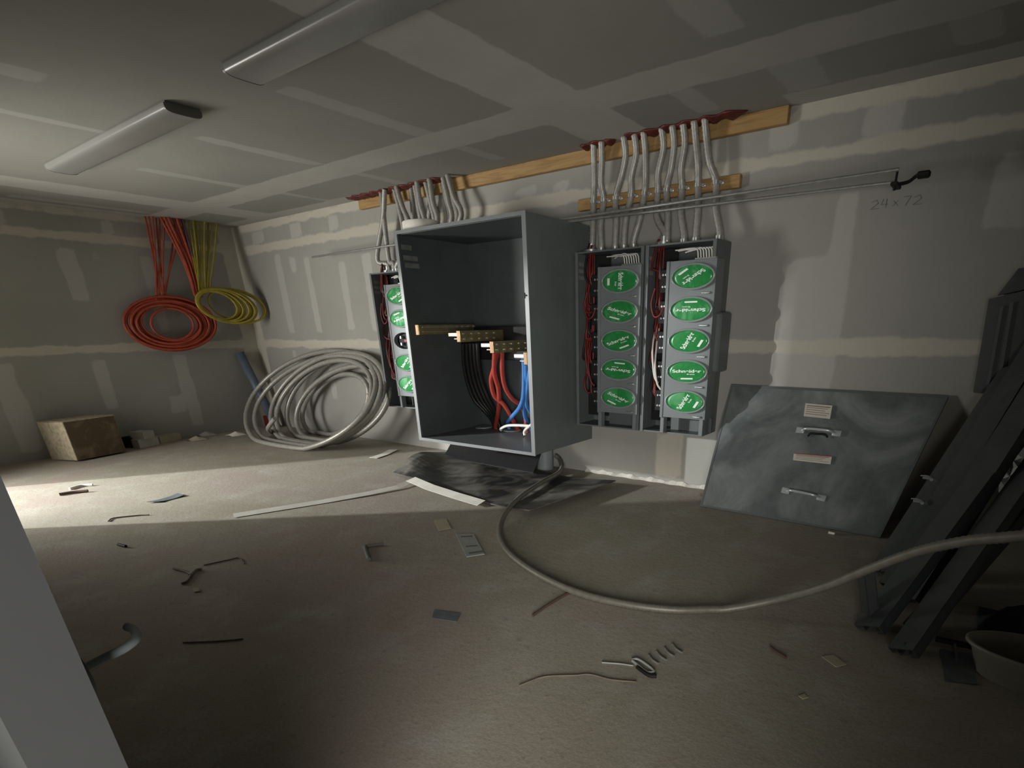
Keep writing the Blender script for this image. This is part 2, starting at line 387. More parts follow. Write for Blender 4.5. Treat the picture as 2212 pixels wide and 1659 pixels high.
# faint pencil marks on the back wall
pk = MB()
def stroke(mb, pts, w=.0028, y=YB-.0015):
    for (x0, z0), (x1, z1) in zip(pts, pts[1:]):
        d = V((x1-x0, 0, z1-z0)).normalized(); c = V(((x0+x1)/2, y, (z0+z1)/2)); L = math.hypot(x1-x0, z1-z0)/2+.001
        mb.obox(c, d, V((0, 1, 0)), d.cross(V((0, 1, 0))), L, .0008, w/2)
for gx, gs in ((-.85, [[(0, .02), (.03, .03), (.04, .01), (.0, -.02), (.05, -.02)], [(.07, .03), (.06, 0), (.10, 0)], [(.09, .03), (.09, -.02)]]),
               (-.72, [[(0, .015), (.03, -.015)], [(.03, .015), (0, -.015)]]),
               (-.66, [[(0, .03), (.04, .03), (.015, -.02)], [(.06, .02), (.09, .03), (.10, .01), (.06, -.02), (.11, -.02)]])):
    for g in gs: stroke(pk, [(gx+a, 2.10+b) for a, b in g])
pk.build('pencil_mark', 'darkslot', wb)

# ------------------------------------------------------------------ meter panels
font_cache = {}
def text_mesh(txt, size):
    if (txt, size) in font_cache: return font_cache[(txt, size)]
    c = bpy.data.curves.new('t', 'FONT'); c.body = txt; c.size = size; c.align_x = 'CENTER'; c.align_y = 'CENTER'; c.extrude = 0; c.offset = size*.03
    o = bpy.data.objects.new('t', c); scene.collection.objects.link(o)
    bpy.context.view_layer.update()
    me = o.to_mesh(); vs = [tuple(v.co) for v in me.vertices]; fs = [tuple(p.vertices) for p in me.polygons]
    o.to_mesh_clear(); bpy.data.objects.remove(o); bpy.data.curves.remove(c)
    font_cache[(txt, size)] = (vs, fs); return vs, fs
def sticker_print(mb, c, deg, y, sx=2.02, sz=1.0):
    a = math.radians(deg)
    def put(vs, fs):
        out = []
        for p in vs:
            x = p[0]*math.cos(a)-p[1]*math.sin(a); z = p[0]*math.sin(a)+p[1]*math.cos(a)
            out.append((c[0]+x*sx, y, c[1]+z*sz))
        mb.add(out, fs)
    vs, fs = text_mesh('Schneider', .031); put([(p[0], p[1]+.004) for p in vs], fs)
    vs, fs = text_mesh('Electric', .011); put([(p[0]+.018, p[1]-.019) for p in vs], fs)
    put([(-.026, -.058), (.026, -.058), (.026, -.047), (-.026, -.047)], [(0, 1, 2, 3)])
ZD = (1.722, 1.495, 1.268, 1.038, .803)
def panel(name, x0, x1, xp0, xp1, xd, rots, label, open_i=None, mirror=False):
    yf, yb, z0, z1 = 4.47, YB-.001, .525, 1.965
    t = thing('meter_panel', ((x0+x1)/2, yb, z0), label, 'meter panel')
    b = MB(); w = .012
    b.box(x0, x0+w, yf, yb, z0, z1); b.box(x1-w, x1, yf, yb, z0, z1)
    b.box(x0+w, x1-w, yf, yb, z1-w, z1); b.box(x0+w, x1-w, yf, yb, z0, z0+w); b.box(x0+w, x1-w, yb-w, yb, z0+w, z1-w)
    for a in (x0, x1-.028): b.box(a, a+.028, yf-.006, yf+.002, z0, z1)        # folded front lip
    b.build('enclosure', 'metal', t)
    yp = yf-.035
    p = MB(); hx, hz = .170, .086
    # cover plate with round openings: built as a frame around each cell
    zc = [1.835]+[(ZD[i]+ZD[i+1])/2 for i in range(4)]+[.668]
    for i, z in enumerate(ZD):
        zt, zb = zc[i], zc[i+1]; n = 48; inner = []; outer = []
        for j in range(n):
            a = 2*PI*j/n; ca, sa = math.cos(a), math.sin(a)
            inner.append((xd+hx*ca, z+hz*sa))
            k = min([q for q in ((xp1-xd)/ca if ca > 1e-6 else 1e9, (xp0-xd)/ca if ca < -1e-6 else 1e9, (zt-z)/sa if sa > 1e-6 else 1e9, (zb-z)/sa if sa < -1e-6 else 1e9)])
            outer.append((xd+k*ca, z+k*sa))
        for cx_, cz_ in ((xp0, zt), (xp1, zt), (xp1, zb), (xp0, zb)):      # snap the nearest ray to each corner
            j = min(range(n), key=lambda q: (outer[q][0]-cx_)**2+(outer[q][1]-cz_)**2); outer[j] = (cx_, cz_)
        vs = [(x, yp, z_) for x, z_ in inner]+[(x, yp, z_) for x, z_ in outer]+[(x, yp+.05, z_) for x, z_ in inner]
        p.add(vs, [(j, (j+1) % n, n+(j+1) % n, n+j) for j in range(n)]+[(j, (j+1) % n, 2*n+(j+1) % n, 2*n+j) for j in range(n)])
    for a in (xp0, xp1): p.add([(a, yp, zc[0]), (a, yp, zc[-1]), (a, yf+.12, zc[-1]), (a, yf+.12, zc[0])], [(0, 1, 2, 3)])
    p.add([(xp0, yp, zc[-1]), (xp1, yp, zc[-1]), (xp1, yf+.12, zc[-1]), (xp0, yf+.12, zc[-1])], [(0, 1, 2, 3)])
    p.add([(xp0, yp, zc[0]), (xp1, yp, zc[0]), (xp1, yf+.12, zc[0]), (xp0, yf+.12, zc[0])], [(0, 1, 2, 3)])
    p.build('cover_plate', 'plate', t)
    s = MB(); s.rbox(xp0-.034, xp0-.005, yp-.002, yf+.05, .66, 1.838, .004); s.build('side_rail', 'plate', t)
    MB().box(x0+w+.001, xp0-.036, yf+.175, yf+.18, .60, 1.945).build('black_backing', 'black', t)  # black sheet added across the back of the gutter to make it darker
    # disconnects and wires in the wiring gutter
    gx = (x0+w+xp0-.034)/2; gw = (xp0-.034-x0-w)
    for i, z in enumerate(ZD):
        k = MB(); k.rbox(xp0-.034-gw*.5, xp0-.036, yf+.05, yf+.17, z-.10, z+.07, .005)
        for q in range(3): k.cyl((xp0-.05-gw*.11*q, yf+.05, z+.02), (xp0-.05-gw*.11*q, yf+.043, z+.02), .007, 10)
        k.build('breaker', 'black', t)
        for q in range(3):
            for zz in (.03, -.055): k2 = MB(); k2.cyl((xp0-.052-gw*.12*q, yf+.05, z+zz), (xp0-.052-gw*.12*q, yf+.040, z+zz), .008, 10); k2.build('terminal_screw', 'galv', t)
        rr = random.Random(i+int(x0*100))
        for q in range(3):
            sx = x0+.025+rr.random()*gw*.3
            pts = [(sx, yf+.16, 1.93), (sx+.01, yf+.12, z+.25+rr.random()*.12), (sx+rr.uniform(-.01, .05), yf+.06, z+.1), (sx+.03+rr.random()*.03, yf+.06, z+.02+rr.uniform(-.03, .05)), (xp0-.06-gw*.1*q, yf+.075, z+.03)]
            MB().tube(smooth(pts, 6), .0095, 7).build('wire', 'redwire' if (q+i) % 3 else 'blackcable', t)
    MB().tube(smooth([(gx-.03, yf+.03, 1.66), (gx-.05, yf+.015, 1.55), (gx-.02, yf+.012, 1.455), (gx+.03, yf+.012, 1.46), (gx+.055, yf+.03, 1.52)], 8), .008, 8).build('wire', 'redwire', t)
    for q in range(2):
        sx = x0+.05+.03*q
        MB().tube(smooth([(sx, yf+.12, 1.36), (sx+.02, yf+.04, 1.2-.1*q), (sx+.05, yf+.03, 1.0-.06*q), (sx+.08, yf+.05, .93-.05*q)], 8), .0085, 8).build('wire', 'redwire' if x0 < -2.5 else 'white', t)
    # white neutral wires fanned over the top of the cover
    for q in range(7):
        xa = xd+.0+q*.022; r2 = random.Random(q+int(x1*10))
        pts = [(xp0-.03+r2.random()*.1, yf+.08, 1.90+r2.random()*.03), (xa-.06, yf+.02, 1.925-r2.random()*.02), (xa, yf+.0, 1.905), (xa+.012, yf+.005, 1.845)]
        MB().tube(smooth(pts, 7), .005, 7).build('wire', 'white', t, label='white neutral wire')
    MB().box(xd-.01, xp1-.02, yf-.01, yf+.03, 1.838, 1.848).build('neutral_bar', 'galv', t)
    for i, z in enumerate(ZD):
        if i == open_i:
            o = MB(); o.disc((xd, z), hx-.003, hz-.002, yp+.05, yp+.09); o.build('meter_socket', 'black', t, label='open meter socket')
            for dx in (-.07, .07):
                for dz in (-.035, .035): j = MB(); j.rbox(xd+dx-.012, xd+dx+.012, yp+.012, yp+.05, z+dz-.016, z+dz+.016, .003); j.build('socket_jaw', 'galv', t)
            j = MB(); j.rbox(xd-.03, xd+.03, yp+.02, yp+.05, z-.02, z+.02); j.build('socket_block', 'redwire', t)
            continue
        r = MB(); r.ring((xd, z), hx+.010, hz+.006, .014, yp-.022, yp+.01); rg = r.build('meter_cover', 'clear', t)
        g = MB(); g.disc((xd, z), hx-.002, hz-.001, yp-.014, yp+.03, 48, .004); g.build('sticker', 'green', rg, label='green round sticker')
        l = MB(); sticker_print(l, (xd, z), rots[i], yp-.0195); l.build('lettering', 'lettering', rg)
    for i in range(5):
        z = ZD[i]-.117; k = MB(); k.rbox(xp1-.075, xp1-.03, yp-.012, yp+.002, z-.007, z+.009, .003); k.tube([(xp1-.1, yp-.01, z+.002), (xp1-.04, yp-.018, z+.001)], .004, 8)
        k.build('latch', 'galv', t)
    for a in (xp0-.03, xp1-.05):
        k = MB(); k.rbox(a, a+.035, yp+.01, yf+.04, z0+.005, .668, .003); k.build('rail_foot', 'plate', t)
    k = MB(); k.box(xp0, xp1, yf+.13, yf+.14, z0+.013, .66); k.build('lower_plate', 'metal_in', t)
    for i in range(3):
        k = MB(); k.box(x0+w, x0+w+.0012, yf+.02, yf+.11, 1.865-.052*i, 1.893-.052*i); k.build('rating_label', 'labelgrey', t)
    return t
panel('p1', -5.87, -5.19, -5.578, -5.225, -5.385, (35, 205, 0, 60, 55), 'narrow grey meter panel left of the big cabinet with one open round socket', open_i=2)
panel('p2', -3.064, -2.40, -2.785, -2.405, -2.592, (-90, -25, 32, 172, -35), 'grey meter panel beside the big cabinet\'s right side, five green round stickers')
p3 = panel('p3', -2.385, -1.80, -2.150, -1.785+.01, -1.953, (228, 180, 72, 3, 72), 'rightmost grey meter panel, five green round stickers and a box on its side')
hb = MB(); hb.rbox(-1.799, -1.735, 4.52, 4.74, 1.03, 1.47, .012); hb.build('side_box', 'metal', p3)
# conduit bushings on top of the panels
for nm, xx, lb in (('left', -3.0, 'short zinc bushing on top of the middle meter panel'), ('right', -2.31, 'short zinc bushing on top of the rightmost meter panel'), ('far', -5.72, 'zinc bushing on top of the narrow left meter panel')):
    q = MB(); q.cyl((xx, 4.62, 1.9655), (xx, 4.62, 1.992), .065, 24); q.cyl((xx, 4.62, 1.992), (xx, 4.62, 2.0), .045, 24)
    q.build('conduit_bushing', 'galv', **tg(lb, 'conduit bushing'))

# ------------------------------------------------------------------ large open cabinet
CX0, CX1, CY0, CY1, CZ0, CZ1 = -4.60, -3.085, 3.84, YB-.002, .345, 2.19
cab = thing('electrical_cabinet', ((CX0+CX1)/2, CY1, CZ0), 'large open dark grey electrical cabinet on the back wall, no front cover', 'electrical cabinet')
b = MB(); w = .02
b.box(CX0, CX0+w, CY0, CY1, CZ0, CZ1); b.box(CX1-w, CX1, CY0, CY1, CZ0, CZ1)
b.box(CX0+w, CX1-w, CY0, CY1, CZ1-w, CZ1); b.box(CX0+w, CX1-w, CY0, CY1, CZ0, CZ0+w); b.box(CX0+w, CX1-w, CY1-w, CY1, CZ0+w, CZ1-w)
b.build('enclosure', 'metal', cab)
b = MB()
b.box(CX0-.006, CX0+.034, CY0-.012, CY0, CZ0-.006, CZ1+.006); b.box(CX1-.034, CX1+.006, CY0-.012, CY0, CZ0-.006, CZ1+.006)
b.box(CX0+.034, CX1-.034, CY0-.012, CY0, CZ1-.022, CZ1+.006); b.box(CX0+.034, CX1-.034, CY0-.012, CY0, CZ0-.006, CZ0+.022)
b.build('front_flange', 'plate', cab)
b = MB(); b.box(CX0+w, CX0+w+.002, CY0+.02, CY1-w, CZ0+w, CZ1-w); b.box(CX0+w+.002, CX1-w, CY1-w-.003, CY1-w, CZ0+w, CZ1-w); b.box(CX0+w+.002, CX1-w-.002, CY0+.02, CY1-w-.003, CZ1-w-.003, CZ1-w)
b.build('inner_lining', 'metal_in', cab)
for i, (a0, a1, z) in enumerate(((.03, .15, 2.075), (.04, .21, 1.99), (.05, .22, 1.93))):
    k = MB(); k.box(CX0+w+.002, CX0+w+.004, CY0+a0, CY0+a1, z-.02, z+.02); k.build('warning_label', 'labelgrey', cab)
k = MB(); k.box(CX1-.036, CX1-.03, CY0-.016, CY0-.011, 1.60, 1.64); k.cyl((CX1-.02, CY0-.02, 1.62), (CX1-.02, CY0-.01, 1.62), .006, 8); k.build('cover_clip', 'black', cab)
# insulator bridge behind the bars
k = MB(); k.rbox(-4.45, -3.15, 4.585, 4.74, 1.08, 1.40, .01); k.build('insulator_block', 'black', cab)
bars = [(-4.45, 3.835, 1.335, 1.425), (-4.05, 3.97, 1.27, 1.368), (-3.70, 4.03, 1.175, 1.275), (-3.35, 4.08, 1.08, 1.185)]
for i, (x, y, z0, z1) in enumerate(bars):
    k = MB(); k.rbox(x-.02, x+.02, y, 4.58, z0, z1, .003)
    bar = k.build('busbar', 'brass', cab, label='brass busbar')
    k = MB(); k.box(x-.017, x+.017, y-.003, y+.001, z0+.003, z1-.003); k.build('copper_edge', 'copper', bar)
    if i:
        k = MB()
        for j in range(5):
            for zz in (.27, .74):
                k = MB(); yy = y+.05+j*.105; z = z0+(z1-z0)*zz; k.cyl((x+.0195, yy, z), (x+.032, yy, z), .012, 6); k.cyl((x-.10, yy, z), (x+.02, yy, z), .006, 8)
                k.build('bolt', 'galv', bar)
        k = MB(); k.rbox(x-.15, x-.025, y+.02, y+.17, z1-.05, z1-.018, .004); k.build('lug', 'white' if i > 1 else 'brass', bar)
    else:
        for zz in (.3, .75): k = MB(); k.box(x+.02, x+.024, y+.05, 4.5, z0+(z1-z0)*zz-.004, z0+(z1-z0)*zz+.004); k.build('groove_strip', 'galv', bar)
        for j in range(4): k = MB(); k.cyl((x+.02, y+.5+j*.08, z1-.02), (x+.03, y+.5+j*.08, z1-.02), .012, 6); k.build('bolt', 'galv', bar)
def pxpath(pts, y0, y1):
    n = len(pts)-1; return [BW(a, b_, y0+(y1-y0)*i/n) for i, (a, b_) in enumerate(pts)]
s = 300/1659
def C8(*p): return [(880+a*s, 660+b_*s) for a, b_ in p]
def cable(pts, y0, y1, r, mat, label, group, drop=True):
    P = pxpath(C8(*pts), y0, y1)
    if drop: P.append(V((P[-1].x+.01, P[-1].y+.02, .367)))
    MB().tube(smooth(P, 8), r, 12).build('power_cable', mat, **tg(label, 'cable', group))
gr = 'heavy power cables hanging from the busbars'
cable([(1045, 560), (1040, 800), (1090, 1000), (1095, 1200), (1055, 1440)], 4.15, 4.6, .024, 'red', 'thick red cable dropping straight to the cabinet floor, nearest of the reds', gr)
cable([(1080, 560), (1030, 760), (1000, 900), (1040, 1080), (1150, 1180), (1240, 1330), (1310, 1460)], 4.2, 4.62, .022, 'red', 'thick red cable bowed left then curving right to the cabinet floor', gr)
cable([(1130, 560), (1135, 800), (1170, 980), (1250, 1110), (1340, 1180), (1400, 1290)], 4.2, 4.6, .022, 'red', 'thick red cable curving right behind the blue cables', gr)
cable([(1385, 580), (1395, 800), (1385, 1080), (1340, 1220), (1250, 1330), (1195, 1410)], 4.2, 4.62, .022, 'blue', 'thick blue cable sweeping left to the cabinet floor', gr)
cable([(1420, 700), (1420, 900), (1395, 1150), (1400, 1290), (1440, 1410)], 4.22, 4.64, .022, 'blue', 'thick blue cable dropping down between the other blue cables', gr)
cable([(1465, 700), (1440, 950), (1420, 1150), (1460, 1260), (1520, 1330)], 4.24, 4.6, .020, 'blue', 'thick blue cable curving right behind the cabinet rim', gr)
for i, dx in enumerate((0, 45, 90, 135, 175)):
    lb = ('black cable nearest the cabinet\'s left inner wall', 'black cable second from the left inner wall', 'black cable in the middle of the black bundle', 'black cable second from the red cables', 'black cable closest to the red cables')[i]
    cable([(665+dx, 450), (675+dx, 700), (720+dx, 930), (800+dx, 1130), (920+dx*.7, 1260), (1010+dx*.4, 1370)], 4.3, 4.6, .020, 'blackcable', lb, 'black power cables in the cabinet')
def freecable(pts, r, mat, lb, cat='cable', grp=None, name='power_cable', n=10, k=8):
    return MB().tube(smooth(pts, k), r, n).build(name, mat, **tg(lb, cat, grp))
P = pxpath(C8((1120, 1470), (1200, 1435), (1350, 1432), (1530, 1445)), 4.45, 4.35)
freecable([V((P[0].x-.02, 4.47, .39))]+P, .014, 'white', 'white wire arching across the cabinet floor', name='wire')
P = pxpath(C8((1400, 1500), (1460, 1440), (1540, 1380)), 4.4, 4.3)
freecable([V((P[0].x, 4.4, .381))]+P, .014, 'white', 'white wire rising to the right inside the cabinet', name='wire')
# conduit stubs under the cabinet
for i, x in enumerate((-4.44, -4.02, -3.585)):
    q = MB(); q.cyl((x, 4.62, 0.0005), (x, 4.62, .344), .085, 32); q.cyl((x, 4.62, .27), (x, 4.62, .343), .098, 32)
    q.build('conduit_stub', 'stub', **tg(('leftmost grey conduit stub between floor and cabinet', 'middle grey conduit stub between floor and cabinet', 'rightmost grey conduit stub between floor and cabinet, beside the flexible cable')[i], 'conduit', 'conduit stubs under the cabinet'))
    q = MB(); q.cyl((x, 4.62, .366), (x, 4.62, .377), .098, 32); q.build('conduit_collar', 'stub', cab)
# roll of tape and long rods lying on the cabinet top
c = F(905, 492, 2.2); c.y = 4.03; c.x = -4.72+.45
q = MB(); rp = BW(868, 495, 4.0); 
cx, cy = -4.46, 4.02
q.ring((cx, 2.23), .13, .03, .05, cy-.1, cy+.1) if False else None
n = 32
for rr, z0, z1 in ((.155, 2.197, 2.255),):
    vs = []
    for R_, Z in ((.175, 2.197), (.175, 2.272), (.168, 2.278), (.07, 2.278), (.07, 2.197)):
        vs += [(cx+R_*math.cos(2*PI*j/n), cy+R_*.8*math.sin(2*PI*j/n), Z) for j in range(n)]
    fs = [(i*n+j, i*n+(j+1) % n, ((i+1) % 5)*n+(j+1) % n, ((i+1) % 5)*n+j) for i in range(5) for j in range(n)]
    q.add(vs, fs, True)
q.build('tape_roll', 'paper', **tg('cream roll of tape lying on top of the big cabinet, left end', 'tape roll'))
for i, (a, b_, lb) in enumerate((((690, 560), (1940, 372), 'long thin metal rod on top of the cabinet, farther end highest'), ((1225, 483), (1940, 396), 'shorter thin metal rod lying below the long one on the cabinet top'))):
    A, B = ((V((-7.0, 4.53, 2.209)), V((-.66, 4.35, 2.209))), (V((-4.4, 4.45, 2.209)), V((-.69, 4.44, 2.163))))[i]
    q = MB(); q.cyl(A, B, .0105, 12); q.build('metal_rod', 'galv', **tg(lb, 'rod', 'rods across the cabinet top'))
    pass
    if i == 0: RODEND = B.copy()
# black clamp at the rod ends
e = V((RODEND.x+.0, 4.36, 2.165)); q = MB()
q.rbox(e.x-.03, e.x+.01, 4.34, 4.50, 2.130, 2.15, .004); q.tube(smooth([(e.x-.02, 4.42, 2.145), (e.x+.05, 4.44, 2.155), (e.x+.10, 4.44, 2.185), (e.x+.15, 4.45, 2.18)], 6), .010, 8)
q.rbox(e.x+.09, e.x+.16, 4.42, 4.47, 2.165, 2.20, .008); q.cyl((e.x-.01, 4.38, 2.11), (e.x-.01, 4.38, 2.225), .007, 10)
q.build('rod_clamp', 'black', **tg('small black clamp at the right end of the two rods', 'clamp'))

# ------------------------------------------------------------------ lumber, sealant, flexible conduits
q = MB(); q.rbox(-6.2, -1.46, 4.705, 4.762, 2.640, 2.742, .004); q.build('lumber_board', 'wood', **tg('long yellow pine board screwed along the top of the back wall', 'board'))
q = MB(); q.rbox(-3.20, -1.76, 4.715, 4.762, 2.31, 2.395, .004); q.build('lumber_board', 'wood', **tg('short pine board behind the strapped conduits above the right meter panels', 'board'))
def sealant(xa, xb, lb, yy=4.64):
    n = int((xb-xa)/.03)+2; q = MB(); top = []; rows = []
    for i in range(n):
        x = xa+(xb-xa)*i/(n-1); e_ = min(1, i/2, (n-1-i)/2)*.9+.1
        rw = []
        for j in range(7):
            a = PI*j/6; wy_ = (.07+.02*math.sin(x*40))*e_; dz = (.020+.010*math.sin(x*51+1)+.008*random.random())*e_
            rw.append((x, yy-wy_*math.cos(a), ZC-.001-dz*math.sin(a)))
        rows.append(rw)
    vs = [p for r_ in rows for p in r_]; fs = [(i*7+j, i*7+j+1, (i+1)*7+j+1, (i+1)*7+j) for i in range(n-1) for j in range(6)]
    fs += [(i*7, (i+1)*7, (i+1)*7+6, i*7+6) for i in range(n-1)]+[list(range(7)), [(n-1)*7+j for j in range(6, -1, -1)]]
    q.add(vs, fs, True); q.build('fire_sealant', 'caulk', **tg(lb, 'sealant'))
sealant(-6.28, -4.72, 'dark red sealant bead on the ceiling above the left conduits')
sealant(-3.12, -2.78, 'short dark red sealant bead above the two leftmost right hand conduits')
sealant(-2.72, -1.72, 'long ragged dark red sealant bead above the right hand conduits')
def flex(P, lb, grp, straps=()):
    t = thing('flexible_conduit', P[-1], lb, 'conduit', grp)
    MB().tube(smooth(P, 8), .0245, 10, .026, .004).build('armour', 'flex', t)
    for z in straps:
        for a, b_ in zip(P, P[1:]):
            if (a.z-z)*(b_.z-z) <= 0:
                c = a.lerp(b_, (a.z-z)/(a.z-b_.z)); break
        k = MB(); k.cyl(c-V((0, 0, .012)), c+V((0, 0, .012)), .031, 14); k.box(c.x-.05, c.x+.05, 4.705, 4.7149, z-.012, z+.012); k.cyl((c.x+.036, 4.69, z), (c.x+.036, 4.706, z), .008, 8)
        for sx in (-1, 1): k.obox(V((c.x+sx*.030, (c.y+4.71)/2, z)), V((1, 0, 0)), V((0, 1, 0)), V((0, 0, 1)), .003, (4.71-c.y)/2, .012)
        k.build('strap', 'galv', t)
    e_ = P[-1]; k = MB(); k.cyl(e_, e_+V((0, 0, .035)), .033, 14); k.build('connector', 'galv', t)
    return t
tops = [(1282, 310), (1299, 308), (1347, 298), (1370, 292), (1390, 288), (1429, 279), (1452, 275), (1475, 270), (1499, 264), (1522, 258)]
mids = [(1282, 437), (1304, 435), (1330, 433), (1363, 429), (1392, 423), (1421, 414), (1440, 410), (1473, 406), (1508, 400), (1547, 392)]
bots = [1274, 1296, 1326, 1345, 1366, 1413, 1438, 1474, 1500, 1550]
names = ['leftmost conduit of the right hand row, nearest the cabinet', 'second conduit from the cabinet in the right hand row', 'third conduit from the cabinet, first under the long sealant bead', 'fourth conduit from the cabinet in the right hand row',
         'fifth conduit from the cabinet, last above the middle meter panel', 'conduit above the left end of the rightmost meter panel', 'seventh conduit from the cabinet in the right hand row', 'third conduit from the right in the right hand row', 'second conduit from the right in the right hand row', 'rightmost conduit, bending out to the right below the ceiling']
for i in range(10):
    T_ = BW(*tops[i], 4.60); T_.z = ZC-.004; m_ = BW(*mids[i], 4.675); m_.z = 2.355
    up = BW(tops[i][0]+(1 if i < 2 else 4), tops[i][1]+40, 4.63); xb = BW(bots[i], 530, 4.6).x; xb = max(-3.03, min(-1.84, xb))
    if -2.43 < xb < -2.36: xb = -2.35
    P = [T_, up, (up*.45+m_*.55)+V(((-1)**i*.012, -.01, 0)), m_, V(((m_.x+xb)/2+(-1)**i*.012, 4.64, 2.18)), V((xb, 4.62, 2.03)), V((xb, 4.62, 1.966 if i not in (0, 5) else 2.0))]
    if i in (0, 5): P[-1] = V(((-3.0, -2.31)[i == 5], 4.62, 2.0)); P[-2] = P[-1]+V((.01, 0, .05))
    flex(P, 'grey corrugated '+names[i], 'flexible conduits over the right meter panels', (2.355,))
tl = [(826, 434), (840, 422), (853, 419), (865, 416), (897, 411), (909, 404), (920, 400), (936, 400), (958, 394), (975, 392), (880, 413), (928, 400), (947, 397)]
bl = [(840, 560), (822, 560), (872, 500), (893, 492), (909, 490), (925, 487), (938, 484), (952, 482), (975, 478), (1003, 470), (884, 495), (917, 488), (962, 480)]
nl = ['leftmost conduit above the narrow meter panel, crossing to the right', 'conduit crossing the leftmost one above the narrow meter panel', 'third conduit from the left above the big cabinet', 'fourth conduit from the left above the big cabinet', 'fifth conduit from the left above the big cabinet',
      'conduit behind the tape roll\'s right end', 'darker conduit in the middle of the left row', 'seventh conduit of the left row', 'second conduit from the right of the left row', 'last conduit on the right of the left row, standing apart',
      'conduit set back behind the tape roll', 'conduit set back in the dense middle of the left row', 'conduit set back near the right end of the left row']
for i in range(13):
    T_ = BW(*tl[i], 4.62); T_.z = ZC-.004; b_ = BW(*bl[i], 4.62)
    yy = 4.62-.045*(i % 2) if i < 10 else 4.675; T_.y = yy
    mm = T_.lerp(b_, .5)+V(((-1)**i*.01, 0, 0)); mm.y = yy; b_.y = yy
    if i < 2: xe = (-5.62, -5.72)[i]; P = [T_, T_.lerp(b_, .4)+V((.02-.02*i, -.02+.04*i, 0)), b_, V((xe, 4.62, 2.06)), V((xe, 4.62, 1.966 if i == 0 else 2.0))]
    else:
        xe = -5.56+.045*(i-2); P = [T_, mm, b_, V((b_.x*.6+xe*.4, yy, 2.15)), V((xe, yy, 2.03)), V((xe, yy, 1.966))]
    flex(P, 'grey corrugated '+nl[i], 'flexible conduits left of and above the cabinet')

# ------------------------------------------------------------------ hanging orange and yellow tubing
def ringpts(cx_, cy_, A, B, rho, depth_fn, n=40, turns=1.0, drift=(0, 0)):
    ph = math.asin(rho); out = []
    for j in range(int(n*turns)+1):
        t = 2*PI*j/n; k = j/n
        out.append(depth_fn(cx_+A*math.cos(t)+drift[0]*k, cy_-B*math.sin(t+ph)+drift[1]*k))
    return out
ot = thing('tubing_coil', LW(370, 640, -9.05), 'orange corrugated tubing coiled below the ceiling on the left wall', 'tubing')
rnd = random.Random(3)
for i in range(16):
    A = 62+2.5*i; B = 38+1.3*i; cxx = 368+rnd.uniform(-7, 7); cyy = 696+rnd.uniform(-4, 4)+i*.2; X = -9.05-.02*(i % 3)+.02*(i % 2)
    if i == 0: A, B, cxx, cyy = 46, 34, 372, 700
    dep = lambda a, b_, X=X, c=cxx, A=A: LW(a, b_, X+.03*math.sin((a-c)/A*2))
    MB().tube(ringpts(cxx, cyy, A, B, -.15+.06*rnd.random(), dep, 44), .0145, 8, .035, .002).build('coil_loop', 'orange', ot)
for i, (a, b_) in enumerate(((315, 345), (322, 352), (330, 338), (338, 356), (345, 342), (355, 352), (378, 356), (398, 350))):
    T_ = LW(a, 474, -9.08+.02*(i % 3)); T_.z = ZC-.002; B_ = LW(b_, 642+i % 3*3, -9.06)
    T_.x = -9.08+.03*(i % 3)
    MB().tube(smooth([T_, T_.lerp(B_, .5)+V((0, .01*(-1)**i, 0)), B_], 6), .009, 7, .03, .002).build('hanging_strand', 'orange', ot)
yt = thing('tubing_coil', LW(500, 640, -8.75), 'yellow corrugated tubing coiled beside the orange coil near the room corner', 'tubing')
for i in range(12):
    A = 42+2.4*i; B = 30+.8*i; cxx = 470+i*1.9; cyy = 659+rnd.uniform(-2, 2); rho = -.35
    if i == 11: A, B, cxx, cyy = 62, 36, 512, 660
    if i == 5: A, B, cxx, cyy = 70, 38, 500, 661
    X = -8.72-.03*(i % 3)
    dep = lambda a, b_, X=X: LW(a, b_, X+.10*(a-500)/60 if a > 500 else X)
    MB().tube(ringpts(cxx, cyy, A, B, rho, dep, 44), .0115, 8, .03, .002).build('coil_loop', 'yellow', yt)
for i, (a, b_) in enumerate(((398, 432), (408, 436), (416, 430), (424, 440), (432, 436), (440, 444), (450, 446), (458, 448), (466, 452))):
    B_ = LW(b_, 628, -8.78); T_ = LW(a, 484, -9.0); T_.z = ZC-.002; T_.x = -9.0+.02*(i % 3)
    MB().tube(smooth([T_, T_.lerp(B_, .5)+V((0, .01*(-1)**i, 0)), B_], 6), .011, 7, .03, .002).build('hanging_strand', 'yellow', yt)
rt = thing('tubing_bundle', LW(380, 476, -9.0), 'thick red orange bundle of tubing slanting from the ceiling to the yellow coil', 'tubing')
for i in range(8):
    T_ = LW(350+i*6, 476, -8.98); T_.z = ZC-.002; T_.x = -9.0+.03*(i % 3); m_ = LW(398+i*3.5, 570, -8.92+.02*(i % 2)); B_ = LW(422+i*2, 640+2*(i % 3), -8.84)
    MB().tube(smooth([T_, m_, B_], 8), .015, 8, .03, .003).build('hanging_strand', 'orange', rt)
P = [LW(395, 480, -8.95), LW(412, 540, -8.9), LW(428, 590, -8.85), LW(432, 625, -8.82)]; P[0].z = ZC-.002
freecable(P, .012, 'violet', 'dull violet cord hanging between the red bundle and the yellow strands', 'cord', None, 'cord')
